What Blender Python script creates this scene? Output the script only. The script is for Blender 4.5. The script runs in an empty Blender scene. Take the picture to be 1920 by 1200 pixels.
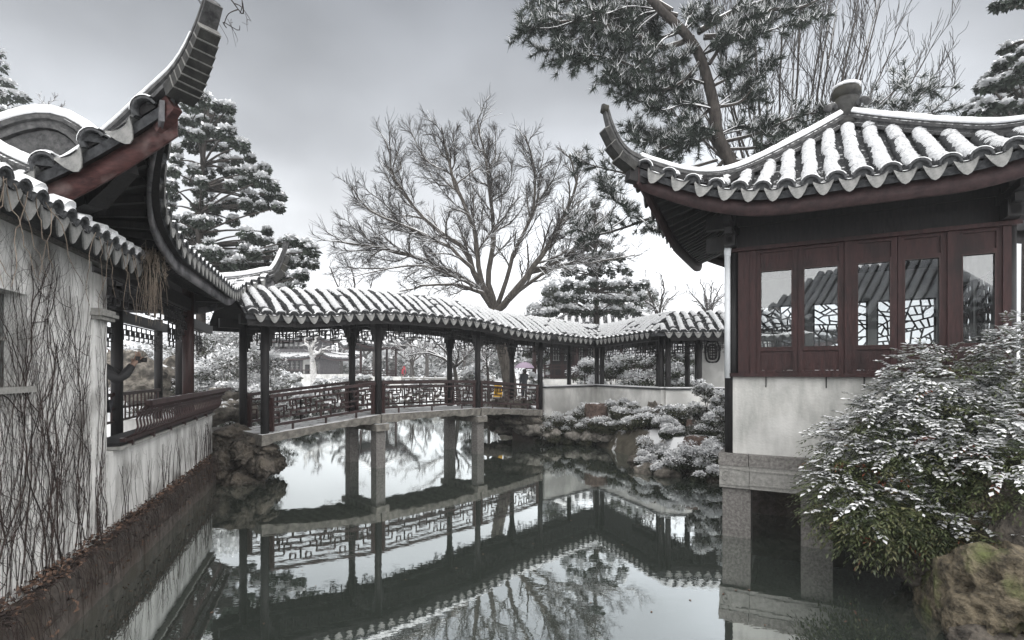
import bpy, math, random
import numpy as np
from mathutils import Matrix, Vector

random.seed(7)
rng = np.random.default_rng(7)
SC = bpy.context.scene
COL = SC.collection

# ------------------------------------------------------------------ camera, sky, sun, exposure
FPX, HOR, EYE = 1000.0, 697.0, 2.35          # focal length in photo pixels, horizon row, eye height above the water
cam = bpy.data.cameras.new('camera')
cam.sensor_fit = 'HORIZONTAL'; cam.sensor_width = 36.0
cam.lens = FPX / 1920 * 36.0
cam.shift_y = (HOR - 600) / 1920
cam.clip_start = 0.05; cam.clip_end = 2000
camo = bpy.data.objects.new('camera', cam); COL.objects.link(camo)
camo.location = (0, 0, EYE); camo.rotation_euler = (math.radians(90), 0, 0)
SC.camera = camo

SUN_EL, SUN_AZ = math.radians(42), math.radians(162)      # azimuth measured clockwise from +Y
world = bpy.data.worlds.new('World'); SC.world = world; world.use_nodes = True
wn, wl = world.node_tree.nodes, world.node_tree.links
wn.clear()
wo = wn.new('ShaderNodeOutputWorld'); bg = wn.new('ShaderNodeBackground')
sky = wn.new('ShaderNodeTexSky'); sky.sky_type = 'NISHITA'; sky.sun_disc = False
sky.sun_elevation = SUN_EL; sky.sun_rotation = SUN_AZ
sky.air_density = 1.0; sky.dust_density = 4.0; sky.ozone_density = 1.0
hs = wn.new('ShaderNodeHueSaturation'); hs.inputs['Saturation'].default_value = 0.10
wl.new(sky.outputs[0], hs.inputs['Color'])
# overcast layer: soft cloud cover, thinner and brighter low down, heavier overhead
tc = wn.new('ShaderNodeTexCoord'); sep = wn.new('ShaderNodeSeparateXYZ')
wl.new(tc.outputs['Generated'], sep.inputs[0])
mp = wn.new('ShaderNodeMapping'); mp.inputs['Scale'].default_value = (1.0, 1.0, 1.7); mp.inputs['Location'].default_value = (1.3, 2.2, 0.94)
wl.new(tc.outputs['Generated'], mp.inputs['Vector'])
n1 = wn.new('ShaderNodeTexNoise'); n1.inputs['Scale'].default_value = 2.1; n1.inputs['Detail'].default_value = 5; n1.inputs['Roughness'].default_value = 0.42
wl.new(mp.outputs[0], n1.inputs['Vector'])
ramp = wn.new('ShaderNodeValToRGB')
e = ramp.color_ramp.elements
e[0].position = 0.0; e[0].color = (3.0, 3.07, 3.15, 1)
e[1].position = 1.0; e[1].color = (0.40, 0.43, 0.48, 1)
q = ramp.color_ramp.elements.new(0.18); q.color = (2.45, 2.52, 2.61, 1)
q = ramp.color_ramp.elements.new(0.36); q.color = (1.15, 1.21, 1.29, 1)
q = ramp.color_ramp.elements.new(0.60); q.color = (0.42, 0.45, 0.505, 1)
wl.new(sep.outputs['Z'], ramp.inputs['Fac'])
cr = wn.new('ShaderNodeMapRange'); cr.inputs['From Min'].default_value = 0.30; cr.inputs['From Max'].default_value = 0.70
cr.inputs['To Min'].default_value = 0.52; cr.inputs['To Max'].default_value = 1.42
wl.new(n1.outputs['Fac'], cr.inputs['Value'])
mul = wn.new('ShaderNodeMixRGB'); mul.blend_type = 'MULTIPLY'; mul.inputs['Fac'].default_value = 1.0
wl.new(ramp.outputs['Color'], mul.inputs['Color1']); wl.new(cr.outputs[0], mul.inputs['Color2'])
mixs = wn.new('ShaderNodeMixRGB'); mixs.inputs['Fac'].default_value = 0.97
wl.new(hs.outputs['Color'], mixs.inputs['Color1']); wl.new(mul.outputs['Color'], mixs.inputs['Color2'])
wl.new(mixs.outputs['Color'], bg.inputs['Color']); bg.inputs['Strength'].default_value = 0.13
wl.new(bg.outputs[0], wo.inputs['Surface'])

sl = bpy.data.lights.new('sun', 'SUN'); sl.energy = 1.5; sl.angle = math.radians(140); sl.color = (1.0, 0.97, 0.93)
so = bpy.data.objects.new('sun', sl); COL.objects.link(so)
sd = Vector((math.sin(SUN_AZ) * math.cos(SUN_EL), math.cos(SUN_AZ) * math.cos(SUN_EL), math.sin(SUN_EL)))
so.rotation_euler = sd.to_track_quat('Z', 'Y').to_euler(); so.location = (0, -10, 30)

SC.view_settings.view_transform = 'Standard'; SC.view_settings.look = 'None'
SC.view_settings.exposure = 2.1; SC.view_settings.gamma = 1.0; SC.view_settings.use_curve_mapping = False
SC.render.engine = 'CYCLES'
SC.cycles.max_bounces = 6; SC.cycles.volume_bounces = 2; SC.cycles.diffuse_bounces = 3; SC.cycles.glossy_bounces = 4
SC.cycles.transmission_bounces = 6; SC.cycles.transparent_max_bounces = 8; SC.cycles.caustics_reflective = False; SC.cycles.caustics_refractive = False

# ------------------------------------------------------------------ helpers
def A(*p): return np.array(p, dtype=float)
def at(px, py, d):                            # photo pixel at depth d (metres in front of the camera)
    return A((px - 960) / FPX * d, d, EYE + (HOR - py) / FPX * d)
def nrm(v):
    v = np.asarray(v, float); return v / (np.linalg.norm(v) + 1e-12)

class MB:
    """collects vertices and faces; build() links them as one mesh object"""
    def __init__(s): s.v = []; s.f = []; s.m = []; s.n = 0
    def add(s, V, Fc, mat=0):
        b = s.n; V = np.asarray(V, float).reshape(-1, 3); s.v.append(V); s.n += len(V)
        for f in Fc: s.f.append([i + b for i in f])
        s.m += [mat] * len(Fc); return s
    def box(s, c, sz, mat=0, R=None):
        c = np.asarray(c, float); h = np.asarray(sz, float) / 2
        V = np.array([[x, y, z] for z in (-1, 1) for y in (-1, 1) for x in (-1, 1)], float) * h
        if R is not None: V = V @ np.asarray(R).T
        return s.add(V + c, [(0, 2, 3, 1), (4, 5, 7, 6), (0, 1, 5, 4), (2, 6, 7, 3), (0, 4, 6, 2), (1, 3, 7, 5)], mat)
    def beam(s, p0, p1, w, h, mat=0, up=(0, 0, 1), w1=None, h1=None):
        p0 = np.asarray(p0, float); p1 = np.asarray(p1, float); t = nrm(p1 - p0)
        sd = np.cross(t, up); sd = nrm(sd) if np.linalg.norm(sd) > 1e-6 else A(1, 0, 0)
        u = np.cross(sd, t); w1 = w if w1 is None else w1; h1 = h if h1 is None else h1
        V = [p + sd * a * ww / 2 + u * b * hh / 2 for p, ww, hh in ((p0, w, h), (p1, w1, h1)) for a, b in ((-1, -1), (1, -1), (1, 1), (-1, 1))]
        return s.add(V, [(3, 2, 1, 0), (4, 5, 6, 7), (0, 1, 5, 4), (1, 2, 6, 5), (2, 3, 7, 6), (3, 0, 4, 7)], mat)
    def tube(s, P, r, n=8, mat=0, cap=True, squash=1.0):
        P = np.asarray(P, float); m = len(P); r = np.ones(m) * r if np.isscalar(r) else np.asarray(r, float)
        T = np.gradient(P, axis=0); T /= np.linalg.norm(T, axis=1)[:, None] + 1e-12
        ref = A(0, 0, 1) if abs(T[0][2]) < 0.9 else A(1, 0, 0)
        a = np.linspace(0, 2 * math.pi, n, endpoint=False); V = []
        for i in range(m):
            e1 = np.cross(T[i], ref)
            if np.linalg.norm(e1) < 1e-4: e1 = np.cross(T[i], A(0.3, 1, 0.2))
            e1 = nrm(e1); e2 = np.cross(e1, T[i])
            V.append(P[i] + r[i] * (np.outer(np.cos(a), e1) + squash * np.outer(np.sin(a), e2)))
        F = [(i * n + j, i * n + (j + 1) % n, (i + 1) * n + (j + 1) % n, (i + 1) * n + j) for i in range(m - 1) for j in range(n)]
        if cap: F += [tuple(range(n))[::-1], tuple((m - 1) * n + j for j in range(n))]
        return s.add(np.vstack(V), F, mat)
    def grid(s, G, mat=0, closed=False, keep=None, flip=False):
        G = np.asarray(G, float); a, b = G.shape[:2]; F = []
        for i in range(a - 1):
            for j in range(b if closed else b - 1):
                if keep is not None and not keep[i][j]: continue
                k = (j + 1) % b
                q = (i * b + j, i * b + k, (i + 1) * b + k, (i + 1) * b + j)
                F.append(q[::-1] if flip else q)
        return s.add(G.reshape(-1, 3), F, mat)
    def lathe(s, prof, c=(0, 0, 0), n=16, mat=0):
        a = np.linspace(0, 2 * math.pi, n, endpoint=False)
        G = np.array([[[r * math.cos(t), r * math.sin(t), z] for t in a] for r, z in prof]) + np.asarray(c, float)
        return s.grid(G, mat, closed=True)
    def sweep(s, P, S, U, prof, mat=0, cap=True):
        """profile points (side, up) swept along P with per-point side and up vectors"""
        P = np.asarray(P, float); prof = np.asarray(prof, float)
        if prof.ndim == 2: prof = np.repeat(prof[None], len(P), 0)
        G = np.array([[P[i] + S[i] * a + U[i] * b for a, b in prof[i]] for i in range(len(P))])
        n = prof.shape[1]; s.grid(G, mat, closed=True)
        if cap:
            s.add(G[0], [tuple(range(n))], mat); s.add(G[-1], [tuple(range(n))[::-1]], mat)
        return s
    def prism(s, poly, z0, z1, mat=0):
        n = len(poly); V = [(x, y, z0) for x, y in poly] + [(x, y, z1) for x, y in poly]
        return s.add(V, [tuple(range(n))[::-1], tuple(range(n, 2 * n))] + [(i, (i + 1) % n, n + (i + 1) % n, n + i) for i in range(n)], mat)
    def mesh(s, name, mats, smooth=False):
        me = bpy.data.meshes.new(name)
        V = np.vstack(s.v) if s.v else np.zeros((0, 3))
        me.from_pydata(V.tolist(), [], s.f)
        for m in (mats if isinstance(mats, (list, tuple)) else [mats]): me.materials.append(m)
        if s.f:
            me.polygons.foreach_set('material_index', s.m)
            me.polygons.foreach_set('use_smooth', [smooth] * len(s.f))
        me.update(); return me
    def build(s, name, mats, parent=None, smooth=False):
        return put(name, s.mesh(name, mats, smooth), parent)

def put(name, me, parent=None, M=None):
    o = bpy.data.objects.new(name, me); COL.objects.link(o)
    if parent is not None: o.parent = parent
    if M is not None: o.matrix_local = M
    return o
def np_mesh(name, V, F, mats, midx=None, parent=None, smooth=False, kind=None):
    """fast build for foliage: V (n,3), F (m,k) equal-sized faces"""
    V = np.ascontiguousarray(V, np.float32); F = np.ascontiguousarray(F, np.int32); m, k = F.shape
    me = bpy.data.meshes.new(name)
    me.vertices.add(len(V)); me.vertices.foreach_set('co', V.ravel())
    me.loops.add(m * k); me.loops.foreach_set('vertex_index', F.ravel())
    me.polygons.add(m); me.polygons.foreach_set('loop_start', np.arange(m, dtype=np.int32) * k)
    for mt in (mats if isinstance(mats, (list, tuple)) else [mats]): me.materials.append(mt)
    if midx is not None: me.polygons.foreach_set('material_index', np.ascontiguousarray(midx, np.int32))
    if smooth: me.polygons.foreach_set('use_smooth', np.ones(m, bool))
    me.update(calc_edges=True); me.validate()
    o = put(name, me, parent)
    if kind: o['kind'] = kind
    return o
def tag(o, label, cat, group=None):
    o['label'] = label; o['category'] = cat
    if group: o['group'] = group
    return o
def thing(name, label, cat, loc=(0, 0, 0), rz=0.0, group=None):
    o = bpy.data.objects.new(name, None); COL.objects.link(o); o.empty_display_size = 0.2
    o.location = loc; o.rotation_euler = (0, 0, rz); return tag(o, label, cat, group)
def node(name, parent):                       # an empty part that carries sub-parts
    o = bpy.data.objects.new(name, None); COL.objects.link(o); o.empty_display_size = 0.1; o.parent = parent; return o
def MM(o, x, y, z):                           # matrix from origin and axes
    M = Matrix.Identity(4)
    for i in range(3): M[i][0] = x[i]; M[i][1] = y[i]; M[i][2] = z[i]; M[i][3] = o[i]
    return M

# ------------------------------------------------------------------ materials
def newmat(name):
    m = bpy.data.materials.new(name); m.use_nodes = True
    nt = m.node_tree; return m, nt.nodes, nt.links, nt.nodes['Principled BSDF']
def mat(name, c1, c2, scale=6.0, rough=0.75, stretch=(1, 1, 1), snow=None, bump=0.3, bscale=None, snowscale=9.0, spec=0.3, contrast=(0.35, 0.65), snowcol=(0.75, 0.765, 0.785), c3=None, detail=6):
    """noise-mottled surface; snow = normal-z level above which snow lies (None: no snow)"""
    m, N, L, P = newmat(name)
    tc = N.new('ShaderNodeTexCoord'); mp = N.new('ShaderNodeMapping'); mp.inputs['Scale'].default_value = stretch
    L.new(tc.outputs['Object'], mp.inputs['Vector'])
    n = N.new('ShaderNodeTexNoise'); n.inputs['Scale'].default_value = scale; n.inputs['Detail'].default_value = detail; n.inputs['Roughness'].default_value = 0.65
    L.new(mp.outputs[0], n.inputs['Vector'])
    r = N.new('ShaderNodeValToRGB'); r.color_ramp.elements[0].position = contrast[0]; r.color_ramp.elements[1].position = contrast[1]
    r.color_ramp.elements[0].color = (*c1, 1); r.color_ramp.elements[1].color = (*c2, 1)
    L.new(n.outputs['Fac'], r.inputs['Fac']); colr = r.outputs['Color']
    if c3 is not None:
        n3 = N.new('ShaderNodeTexNoise'); n3.inputs['Scale'].default_value = scale * 0.31; n3.inputs['Detail'].default_value = 4
        L.new(tc.outputs['Object'], n3.inputs['Vector'])
        r3 = N.new('ShaderNodeMapRange'); r3.inputs['From Min'].default_value = 0.5; r3.inputs['From Max'].default_value = 0.66
        L.new(n3.outputs['Fac'], r3.inputs['Value'])
        mx3 = N.new('ShaderNodeMixRGB'); mx3.inputs['Color2'].default_value = (*c3, 1)
        L.new(r3.outputs[0], mx3.inputs['Fac']); L.new(colr, mx3.inputs['Color1']); colr = mx3.outputs['Color']
    P.inputs['Roughness'].default_value = rough; P.inputs['Specular IOR Level'].default_value = spec
    bsock = n.outputs['Fac']
    if snow is not None:
        g = N.new('ShaderNodeNewGeometry'); sp = N.new('ShaderNodeSeparateXYZ'); L.new(g.outputs['Normal'], sp.inputs[0])
        n2 = N.new('ShaderNodeTexNoise'); n2.inputs['Scale'].default_value = snowscale; n2.inputs['Detail'].default_value = 6; n2.inputs['Roughness'].default_value = 0.7
        L.new(g.outputs['Position'], n2.inputs['Vector'])
        ad = N.new('ShaderNodeMath'); ad.operation = 'MULTIPLY_ADD'; ad.inputs[1].default_value = 1.3; ad.inputs[2].default_value = -0.65
        L.new(n2.outputs['Fac'], ad.inputs[0])
        ad2 = N.new('ShaderNodeMath'); ad2.operation = 'ADD'; L.new(ad.outputs[0], ad2.inputs[0]); L.new(sp.outputs['Z'], ad2.inputs[1])
        mr = N.new('ShaderNodeMapRange'); mr.interpolation_type = 'SMOOTHSTEP'
        mr.inputs['From Min'].default_value = snow - 0.07; mr.inputs['From Max'].default_value = snow + 0.07
        L.new(ad2.outputs[0], mr.inputs['Value'])
        mx = N.new('ShaderNodeMixRGB'); mx.inputs['Color2'].default_value = (*snowcol, 1)
        L.new(mr.outputs[0], mx.inputs['Fac']); L.new(colr, mx.inputs['Color1']); colr = mx.outputs['Color']
    L.new(colr, P.inputs['Base Color'])
    if bump:
        b = N.new('ShaderNodeBump'); b.inputs['Strength'].default_value = bump; b.inputs['Distance'].default_value = 0.03 if bump < 0.95 else 0.07
        if bscale:
            nb = N.new('ShaderNodeTexNoise'); nb.inputs['Scale'].default_value = bscale; nb.inputs['Detail'].default_value = 6
            L.new(tc.outputs['Object'], nb.inputs['Vector']); bsock = nb.outputs['Fac']
        L.new(bsock, b.inputs['Height']); L.new(b.outputs[0], P.inputs['Normal'])
    return m

SNOW = mat('snow', (0.74, 0.755, 0.775), (0.86, 0.87, 0.885), 14, 0.85, bump=0.5, bscale=60, spec=0.2)
ROOFSNOW = mat('thin_roof_snow', (0.30, 0.31, 0.325), (0.66, 0.672, 0.69), 26, 0.85, bump=0.6, bscale=55, spec=0.2, contrast=(0.30, 0.52), detail=9)
TILE = mat('roof_tile_clay', (0.028, 0.030, 0.033), (0.085, 0.088, 0.093), 22, 0.8, bump=0.4)
DRIP = mat('drip_tile_clay', (0.10, 0.105, 0.105), (0.25, 0.25, 0.245), 16, 0.8, bump=0.4)
TROUGH = mat('roof_trough_tile', (0.018, 0.019, 0.022), (0.055, 0.058, 0.062), 20, 0.85, snow=0.96, snowscale=11, bump=0.5)
RIDGE = mat('ridge_brick', (0.030, 0.031, 0.033), (0.095, 0.095, 0.096), 14, 0.85, snow=0.86, snowscale=14, bump=0.5)
HORN = mat('ridge_horn_brick', (0.017, 0.0175, 0.018), (0.046, 0.046, 0.044), 9, 0.85, bump=0.5, c3=(0.034, 0.032, 0.022))
MORTAR = mat('pale_mortar', (0.12, 0.12, 0.115), (0.22, 0.22, 0.21), 18, 0.9)
WOOD_DARK = mat('dark_timber', (0.0045, 0.0045, 0.0055), (0.015, 0.0135, 0.0145), 7, 0.6, (4, 4, 0.6), bump=0.2)
WOOD_RED = mat('oxblood_timber', (0.014, 0.006, 0.006), (0.040, 0.017, 0.016), 6, 0.5, (5, 5, 0.7), bump=0.2)
WOOD_WIN = mat('oxblood_window_timber', (0.015, 0.007, 0.0075), (0.046, 0.019, 0.019), 5, 0.55, (5, 5, 0.8), bump=0.25, contrast=(0.3, 0.7), spec=0.25, c3=(0.010, 0.006, 0.0065))
RAIL = mat('railing_timber', (0.016, 0.010, 0.0105), (0.052, 0.030, 0.030), 9, 0.55, snow=1.10, snowscale=7, bump=0.2)
FASCIA = mat('fascia_board', (0.018, 0.010, 0.011), (0.048, 0.027, 0.028), 5, 0.65, (2, 2, 2), bump=0.2)
FASCIA_OLD = mat('peeling_red_fascia', (0.030, 0.013, 0.013), (0.085, 0.036, 0.034), 9, 0.7, (1, 1, 3), bump=0.3, c3=(0.17, 0.13, 0.125))
FASCIA_GREY = mat('weathered_grey_fascia', (0.05, 0.05, 0.055), (0.18, 0.18, 0.19), 7, 0.8, bump=0.3, c3=(0.28, 0.27, 0.28))
PLASTER = mat('whitewash', (0.50, 0.50, 0.49), (0.72, 0.72, 0.70), 3.2, 0.9, (1, 1, 0.45), bump=0.15, c3=(0.42, 0.42, 0.41))
PLASTER_OLD = mat('stained_whitewash', (0.48, 0.48, 0.47), (0.80, 0.80, 0.79), 3.6, 0.92, (1.4, 1.4, 0.28), bump=0.35, bscale=40, c3=(0.24, 0.235, 0.225), contrast=(0.33, 0.6))
PLASTER_GREY = mat('grey_washed_render', (0.34, 0.345, 0.335), (0.60, 0.60, 0.58), 2.6, 0.9, (1.5, 1.5, 0.4), bump=0.2, bscale=30, c3=(0.68, 0.68, 0.67), contrast=(0.34, 0.66))
STONE = mat('granite', (0.12, 0.115, 0.11), (0.27, 0.26, 0.25), 28, 0.85, bump=0.35, snow=1.25)
STONE_L = mat('pale_dressed_stone', (0.22, 0.22, 0.21), (0.36, 0.355, 0.34), 20, 0.85, bump=0.25)
STONE_DECK = mat('bridge_slab_stone', (0.13, 0.125, 0.115), (0.28, 0.265, 0.24), 9, 0.9, bump=0.5, snow=0.9, snowscale=5)
STONE_WET = mat('wet_plinth_stone', (0.045, 0.038, 0.034), (0.13, 0.112, 0.10), 10, 0.7, bump=0.7, c3=(0.07, 0.055, 0.045))
SLAB_GREY = mat('grey_marble_slab', (0.10, 0.11, 0.11), (0.21, 0.22, 0.22), 5, 0.6, bump=0.1)
ROCK = mat('lake_rock', (0.05, 0.045, 0.04), (0.24, 0.22, 0.19), 7, 0.9, bump=0.9, snow=1.02, snowscale=5, c3=(0.035, 0.033, 0.03))
ROCK_PALE = mat('pale_bank_stone', (0.10, 0.095, 0.085), (0.36, 0.34, 0.31), 8, 0.9, bump=0.9, snow=1.1)
ROCK_WET = mat('dark_wet_rock', (0.03, 0.027, 0.024), (0.15, 0.132, 0.112), 9, 0.8, bump=1.0, bscale=16, c3=(0.14, 0.122, 0.10), snow=1.22)
ROCK_BROWN = mat('brown_capped_rock', (0.06, 0.042, 0.036), (0.17, 0.125, 0.108), 10, 0.9, bump=0.7, snow=0.95, snowscale=4)
ROCK_MOSS = mat('mossy_yellow_rock', (0.035, 0.03, 0.022), (0.22, 0.185, 0.13), 9, 0.9, bump=1.0, bscale=18, c3=(0.12, 0.135, 0.055))
GROUND = mat('snowy_ground', (0.05, 0.045, 0.035), (0.11, 0.10, 0.08), 3, 0.95, snow=0.78, snowscale=1.2, bump=0.5)
BARK = mat('grey_bark', (0.035, 0.031, 0.028), (0.11, 0.098, 0.086), 12, 0.9, (1, 1, 0.3), bump=0.6)
BARK_DK = mat('dark_bark', (0.016, 0.014, 0.013), (0.06, 0.052, 0.047), 14, 0.9, (1, 1, 0.3), bump=0.6)
TWIG = mat('dark_twig', (0.016, 0.014, 0.0135), (0.042, 0.036, 0.034), 8, 0.9, bump=0)
VINE = mat('dry_vine', (0.022, 0.017, 0.016), (0.07, 0.052, 0.047), 6, 0.9, bump=0)
VINE_L = mat('pale_dry_root', (0.13, 0.105, 0.085), (0.30, 0.25, 0.205), 6, 0.9, bump=0)
DEADLEAF = mat('dead_leaf', (0.07, 0.042, 0.03), (0.21, 0.135, 0.10), 30, 0.85, bump=0, contrast=(0.3, 0.7))
PINE = mat('pine_needle', (0.010, 0.016, 0.013), (0.032, 0.045, 0.034), 3, 0.7, bump=0)
CEDAR = mat('conifer_leaf', (0.013, 0.020, 0.016), (0.045, 0.058, 0.044), 2, 0.75, bump=0)
SHRUB = mat('shrub_leaf', (0.016, 0.021, 0.014), (0.055, 0.065, 0.040), 6, 0.6, bump=0)
SHRUB_B = mat('brownish_shrub_leaf', (0.028, 0.028, 0.018), (0.10, 0.098, 0.058), 6, 0.65, bump=0)
NAND = mat('glossy_green_leaf', (0.024, 0.036, 0.018), (0.10, 0.12, 0.05), 5, 0.45, bump=0, spec=0.4)
NAND_Y = mat('yellow_green_leaf', (0.065, 0.075, 0.034), (0.15, 0.15, 0.08), 7, 0.5, bump=0)
NAND_R = mat('red_leaf', (0.14, 0.03, 0.02), (0.25, 0.09, 0.05), 9, 0.5, bump=0)
GREYLEAF = mat('pale_twiggy_leaf', (0.16, 0.16, 0.155), (0.36, 0.36, 0.355), 6, 0.8, bump=0)
PIPE = mat('white_pipe', (0.60, 0.63, 0.66), (0.74, 0.77, 0.80), 5, 0.4, bump=0)
INSIDE = mat('dim_interior_plaster', (0.30, 0.30, 0.30), (0.46, 0.46, 0.45), 3, 0.9, bump=0.1)

m, N, L, P = newmat('window_glass'); GLASS = m
P.inputs['Base Color'].default_value = (0.85, 0.9, 0.9, 1); P.inputs['Roughness'].default_value = 0.0
tr = N.new('ShaderNodeBsdfTransparent'); tr.inputs[0].default_value = (0.80, 0.84, 0.85, 1)
gl = N.new('ShaderNodeBsdfGlossy'); gl.inputs['Roughness'].default_value = 0.01; gl.inputs[0].default_value = (0.9, 0.93, 0.95, 1)
fr = N.new('ShaderNodeFresnel'); fr.inputs['IOR'].default_value = 2.3
mx = N.new('ShaderNodeMixShader'); L.new(fr.outputs[0], mx.inputs[0]); L.new(tr.outputs[0], mx.inputs[1]); L.new(gl.outputs[0], mx.inputs[2])
L.new(mx.outputs[0], N['Material Output'].inputs['Surface'])

m, N, L, P = newmat('pond_water'); WATER = m
df = N.new('ShaderNodeBsdfDiffuse'); df.inputs[0].default_value = (0.060, 0.073, 0.062, 1)
gl = N.new('ShaderNodeBsdfGlossy'); gl.inputs['Roughness'].default_value = 0.015; gl.inputs[0].default_value = (0.90, 0.93, 0.92, 1)
fr = N.new('ShaderNodeFresnel'); fr.inputs['IOR'].default_value = 1.34
mr = N.new('ShaderNodeMapRange'); mr.inputs['To Min'].default_value = 0.66; mr.inputs['To Max'].default_value = 1.0
L.new(fr.outputs[0], mr.inputs['Value'])
mx = N.new('ShaderNodeMixShader'); L.new(mr.outputs[0], mx.inputs[0]); L.new(df.outputs[0], mx.inputs[1]); L.new(gl.outputs[0], mx.inputs[2])
L.new(mx.outputs[0], N['Material Output'].inputs['Surface'])
tcw = N.new('ShaderNodeTexCoord'); mpw = N.new('ShaderNodeMapping'); mpw.inputs['Scale'].default_value = (1.0, 1.6, 1)
L.new(tcw.outputs['Object'], mpw.inputs['Vector'])
nw = N.new('ShaderNodeTexNoise'); nw.inputs['Scale'].default_value = 5.0; nw.inputs['Detail'].default_value = 3; L.new(mpw.outputs[0], nw.inputs['Vector'])
bw = N.new('ShaderNodeBump'); bw.inputs['Strength'].default_value = 0.028; bw.inputs['Distance'].default_value = 0.02
L.new(nw.outputs['Fac'], bw.inputs['Height']); L.new(bw.outputs[0], gl.inputs['Normal'])

def flat(name, c, rough=0.7):
    m, N, L, P = newmat(name); P.inputs['Base Color'].default_value = (*c, 1); P.inputs['Roughness'].default_value = rough
    nz = N.new('ShaderNodeTexNoise'); nz.inputs['Scale'].default_value = 12
    mr = N.new('ShaderNodeMixRGB'); mr.blend_type = 'MULTIPLY'; mr.inputs['Fac'].default_value = 0.35; mr.inputs['Color1'].default_value = (*c, 1)
    L.new(nz.outputs['Fac'], mr.inputs['Color2']); L.new(mr.outputs[0], P.inputs['Base Color']); return m
# ------------------------------------------------------------------ roof pieces
def resample(P, step):
    P = np.asarray(P, float); s = np.r_[0, np.cumsum(np.linalg.norm(np.diff(P, axis=0), axis=1))]
    n = max(2, int(round(s[-1] / step)) + 1); t = np.linspace(0, s[-1], n)
    return np.stack([np.interp(t, s, P[:, k]) for k in range(3)], 1)

def tile_row(P, side, r=0.085, snow=0.04, tile=0.13, k=7, seed=0, ends=True, snow_from=0.0):
    """one course of arched cover tiles lying along P (eave first), snow along its crown"""
    g = np.random.default_rng(seed)
    P = resample(P, tile); n = len(P); mb = MB()
    T = np.gradient(P, axis=0); T /= np.linalg.norm(T, axis=1)[:, None]
    side = nrm(side); Nn = np.cross(np.repeat(side[None], n, 0), T); Nn *= np.sign(Nn[:, 2:3] + 1e-9)
    Nn /= np.linalg.norm(Nn, axis=1)[:, None]
    th = np.linspace(0, math.pi, k)
    rings = []
    for i in range(n - 1):
        for q, sc in ((0.0, 1.07), (1.0, 0.93)):
            p = P[i] * (1 - q) + P[i + 1] * q; nn = Nn[i] * (1 - q) + Nn[i + 1] * q
            rings.append(p + sc * r * (np.outer(np.cos(th), side) + 0.95 * np.outer(np.sin(th), nn)))
    mb.grid(np.array(rings), 0, flip=True)
    mb.add(rings[0], [tuple(range(k))], 0); mb.add(rings[-1], [tuple(range(k))[::-1]], 0)
    # snow: one strip per tile, slightly stepped, thinner at its flanks and ragged along them
    ks = 7; srings = []; wob = 26 * np.convolve(g.normal(size=n + 8), np.ones(6) / 6, 'same')
    r = r * g.uniform(.96, 1.04); bare = g.random(n) < .06; bare[:2] |= g.random(min(2, n)) < .30
    for i in range(n - 1):
        for q, sc in ((0.04, 1.02), (0.96, 0.86)):
            p = P[i] * (1 - q) + P[i + 1] * q; nn = Nn[i] * (1 - q) + Nn[i + 1] * q
            lo = math.radians(34 + wob[i] + g.uniform(-7, 7)); hi = math.pi - math.radians(34 - wob[i] + g.uniform(-7, 7))
            t2 = np.linspace(lo, hi, ks)
            if bare[i]: sc *= .84
            hh = (0.0 if bare[i] else 1.0) * snow * (0.75 + 0.5 * g.random()) * np.sin(np.linspace(0.02, math.pi - 0.02, ks)) ** 0.45
            rr = sc * r * 1.04 + hh
            srings.append(p + (rr[:, None] * np.cos(t2)[:, None]) * side + (rr * 0.98 * np.sin(t2))[:, None] * nn)
    if snow > 0:
        srings = np.array(srings)
        mb.grid(srings, 1, flip=True)
        b = srings[0]; mb.add(b, [tuple(range(ks))], 1); mb.add(srings[-1], [tuple(range(ks))[::-1]], 1)
    return mb

def drip_mesh(name, w=0.205, drop=0.125, depth=0.16):
    """pan-tile end with its pointed hanging lip; x along the eave, y outward, z up"""
    mb = MB(); k = 7; xs = np.linspace(-1, 1, k)
    def ring(y, dz): return np.array([[x * w / 2, y, 0.045 * x * x + dz] for x in xs])
    mb.grid(np.array([ring(-depth, 0.0), ring(0, 0.0)]), 0)
    mb.grid(np.array([ring(-depth, -0.016), ring(0, -0.016)]), 0, flip=True)
    # lip
    top = ring(0.0, 0.004); bot = top.copy()
    for i, x in enumerate(xs):
        bot[i] = [x * w / 2 * 0.97, 0.022, 0.03 * x * x - drop * (1 - abs(x) ** 1.9) - 0.012]
    mb.grid(np.array([top, bot]), 0); b2 = bot + A(0, -0.014, 0.0); t2 = top + A(0, -0.016, -0.002)
    mb.grid(np.array([t2, b2]), 0, flip=True); mb.grid(np.array([bot, b2]), 0)
    # a pinch of snow lodged behind the lip
    sn = []
    for q, hgt in ((0.0, 0.012), (0.35, 0.034), (0.75, 0.03), (1.0, 0.012)):
        sn.append([[x * w / 2 * 0.62, -0.125 + q * 0.135, 0.02 * x * x + 0.004 + hgt * (1 - abs(x) ** 2.2)] for x in xs])
    mb.grid(np.array(sn), 1)
    return mb.mesh(name, [DRIP, SNOW], True)
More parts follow.
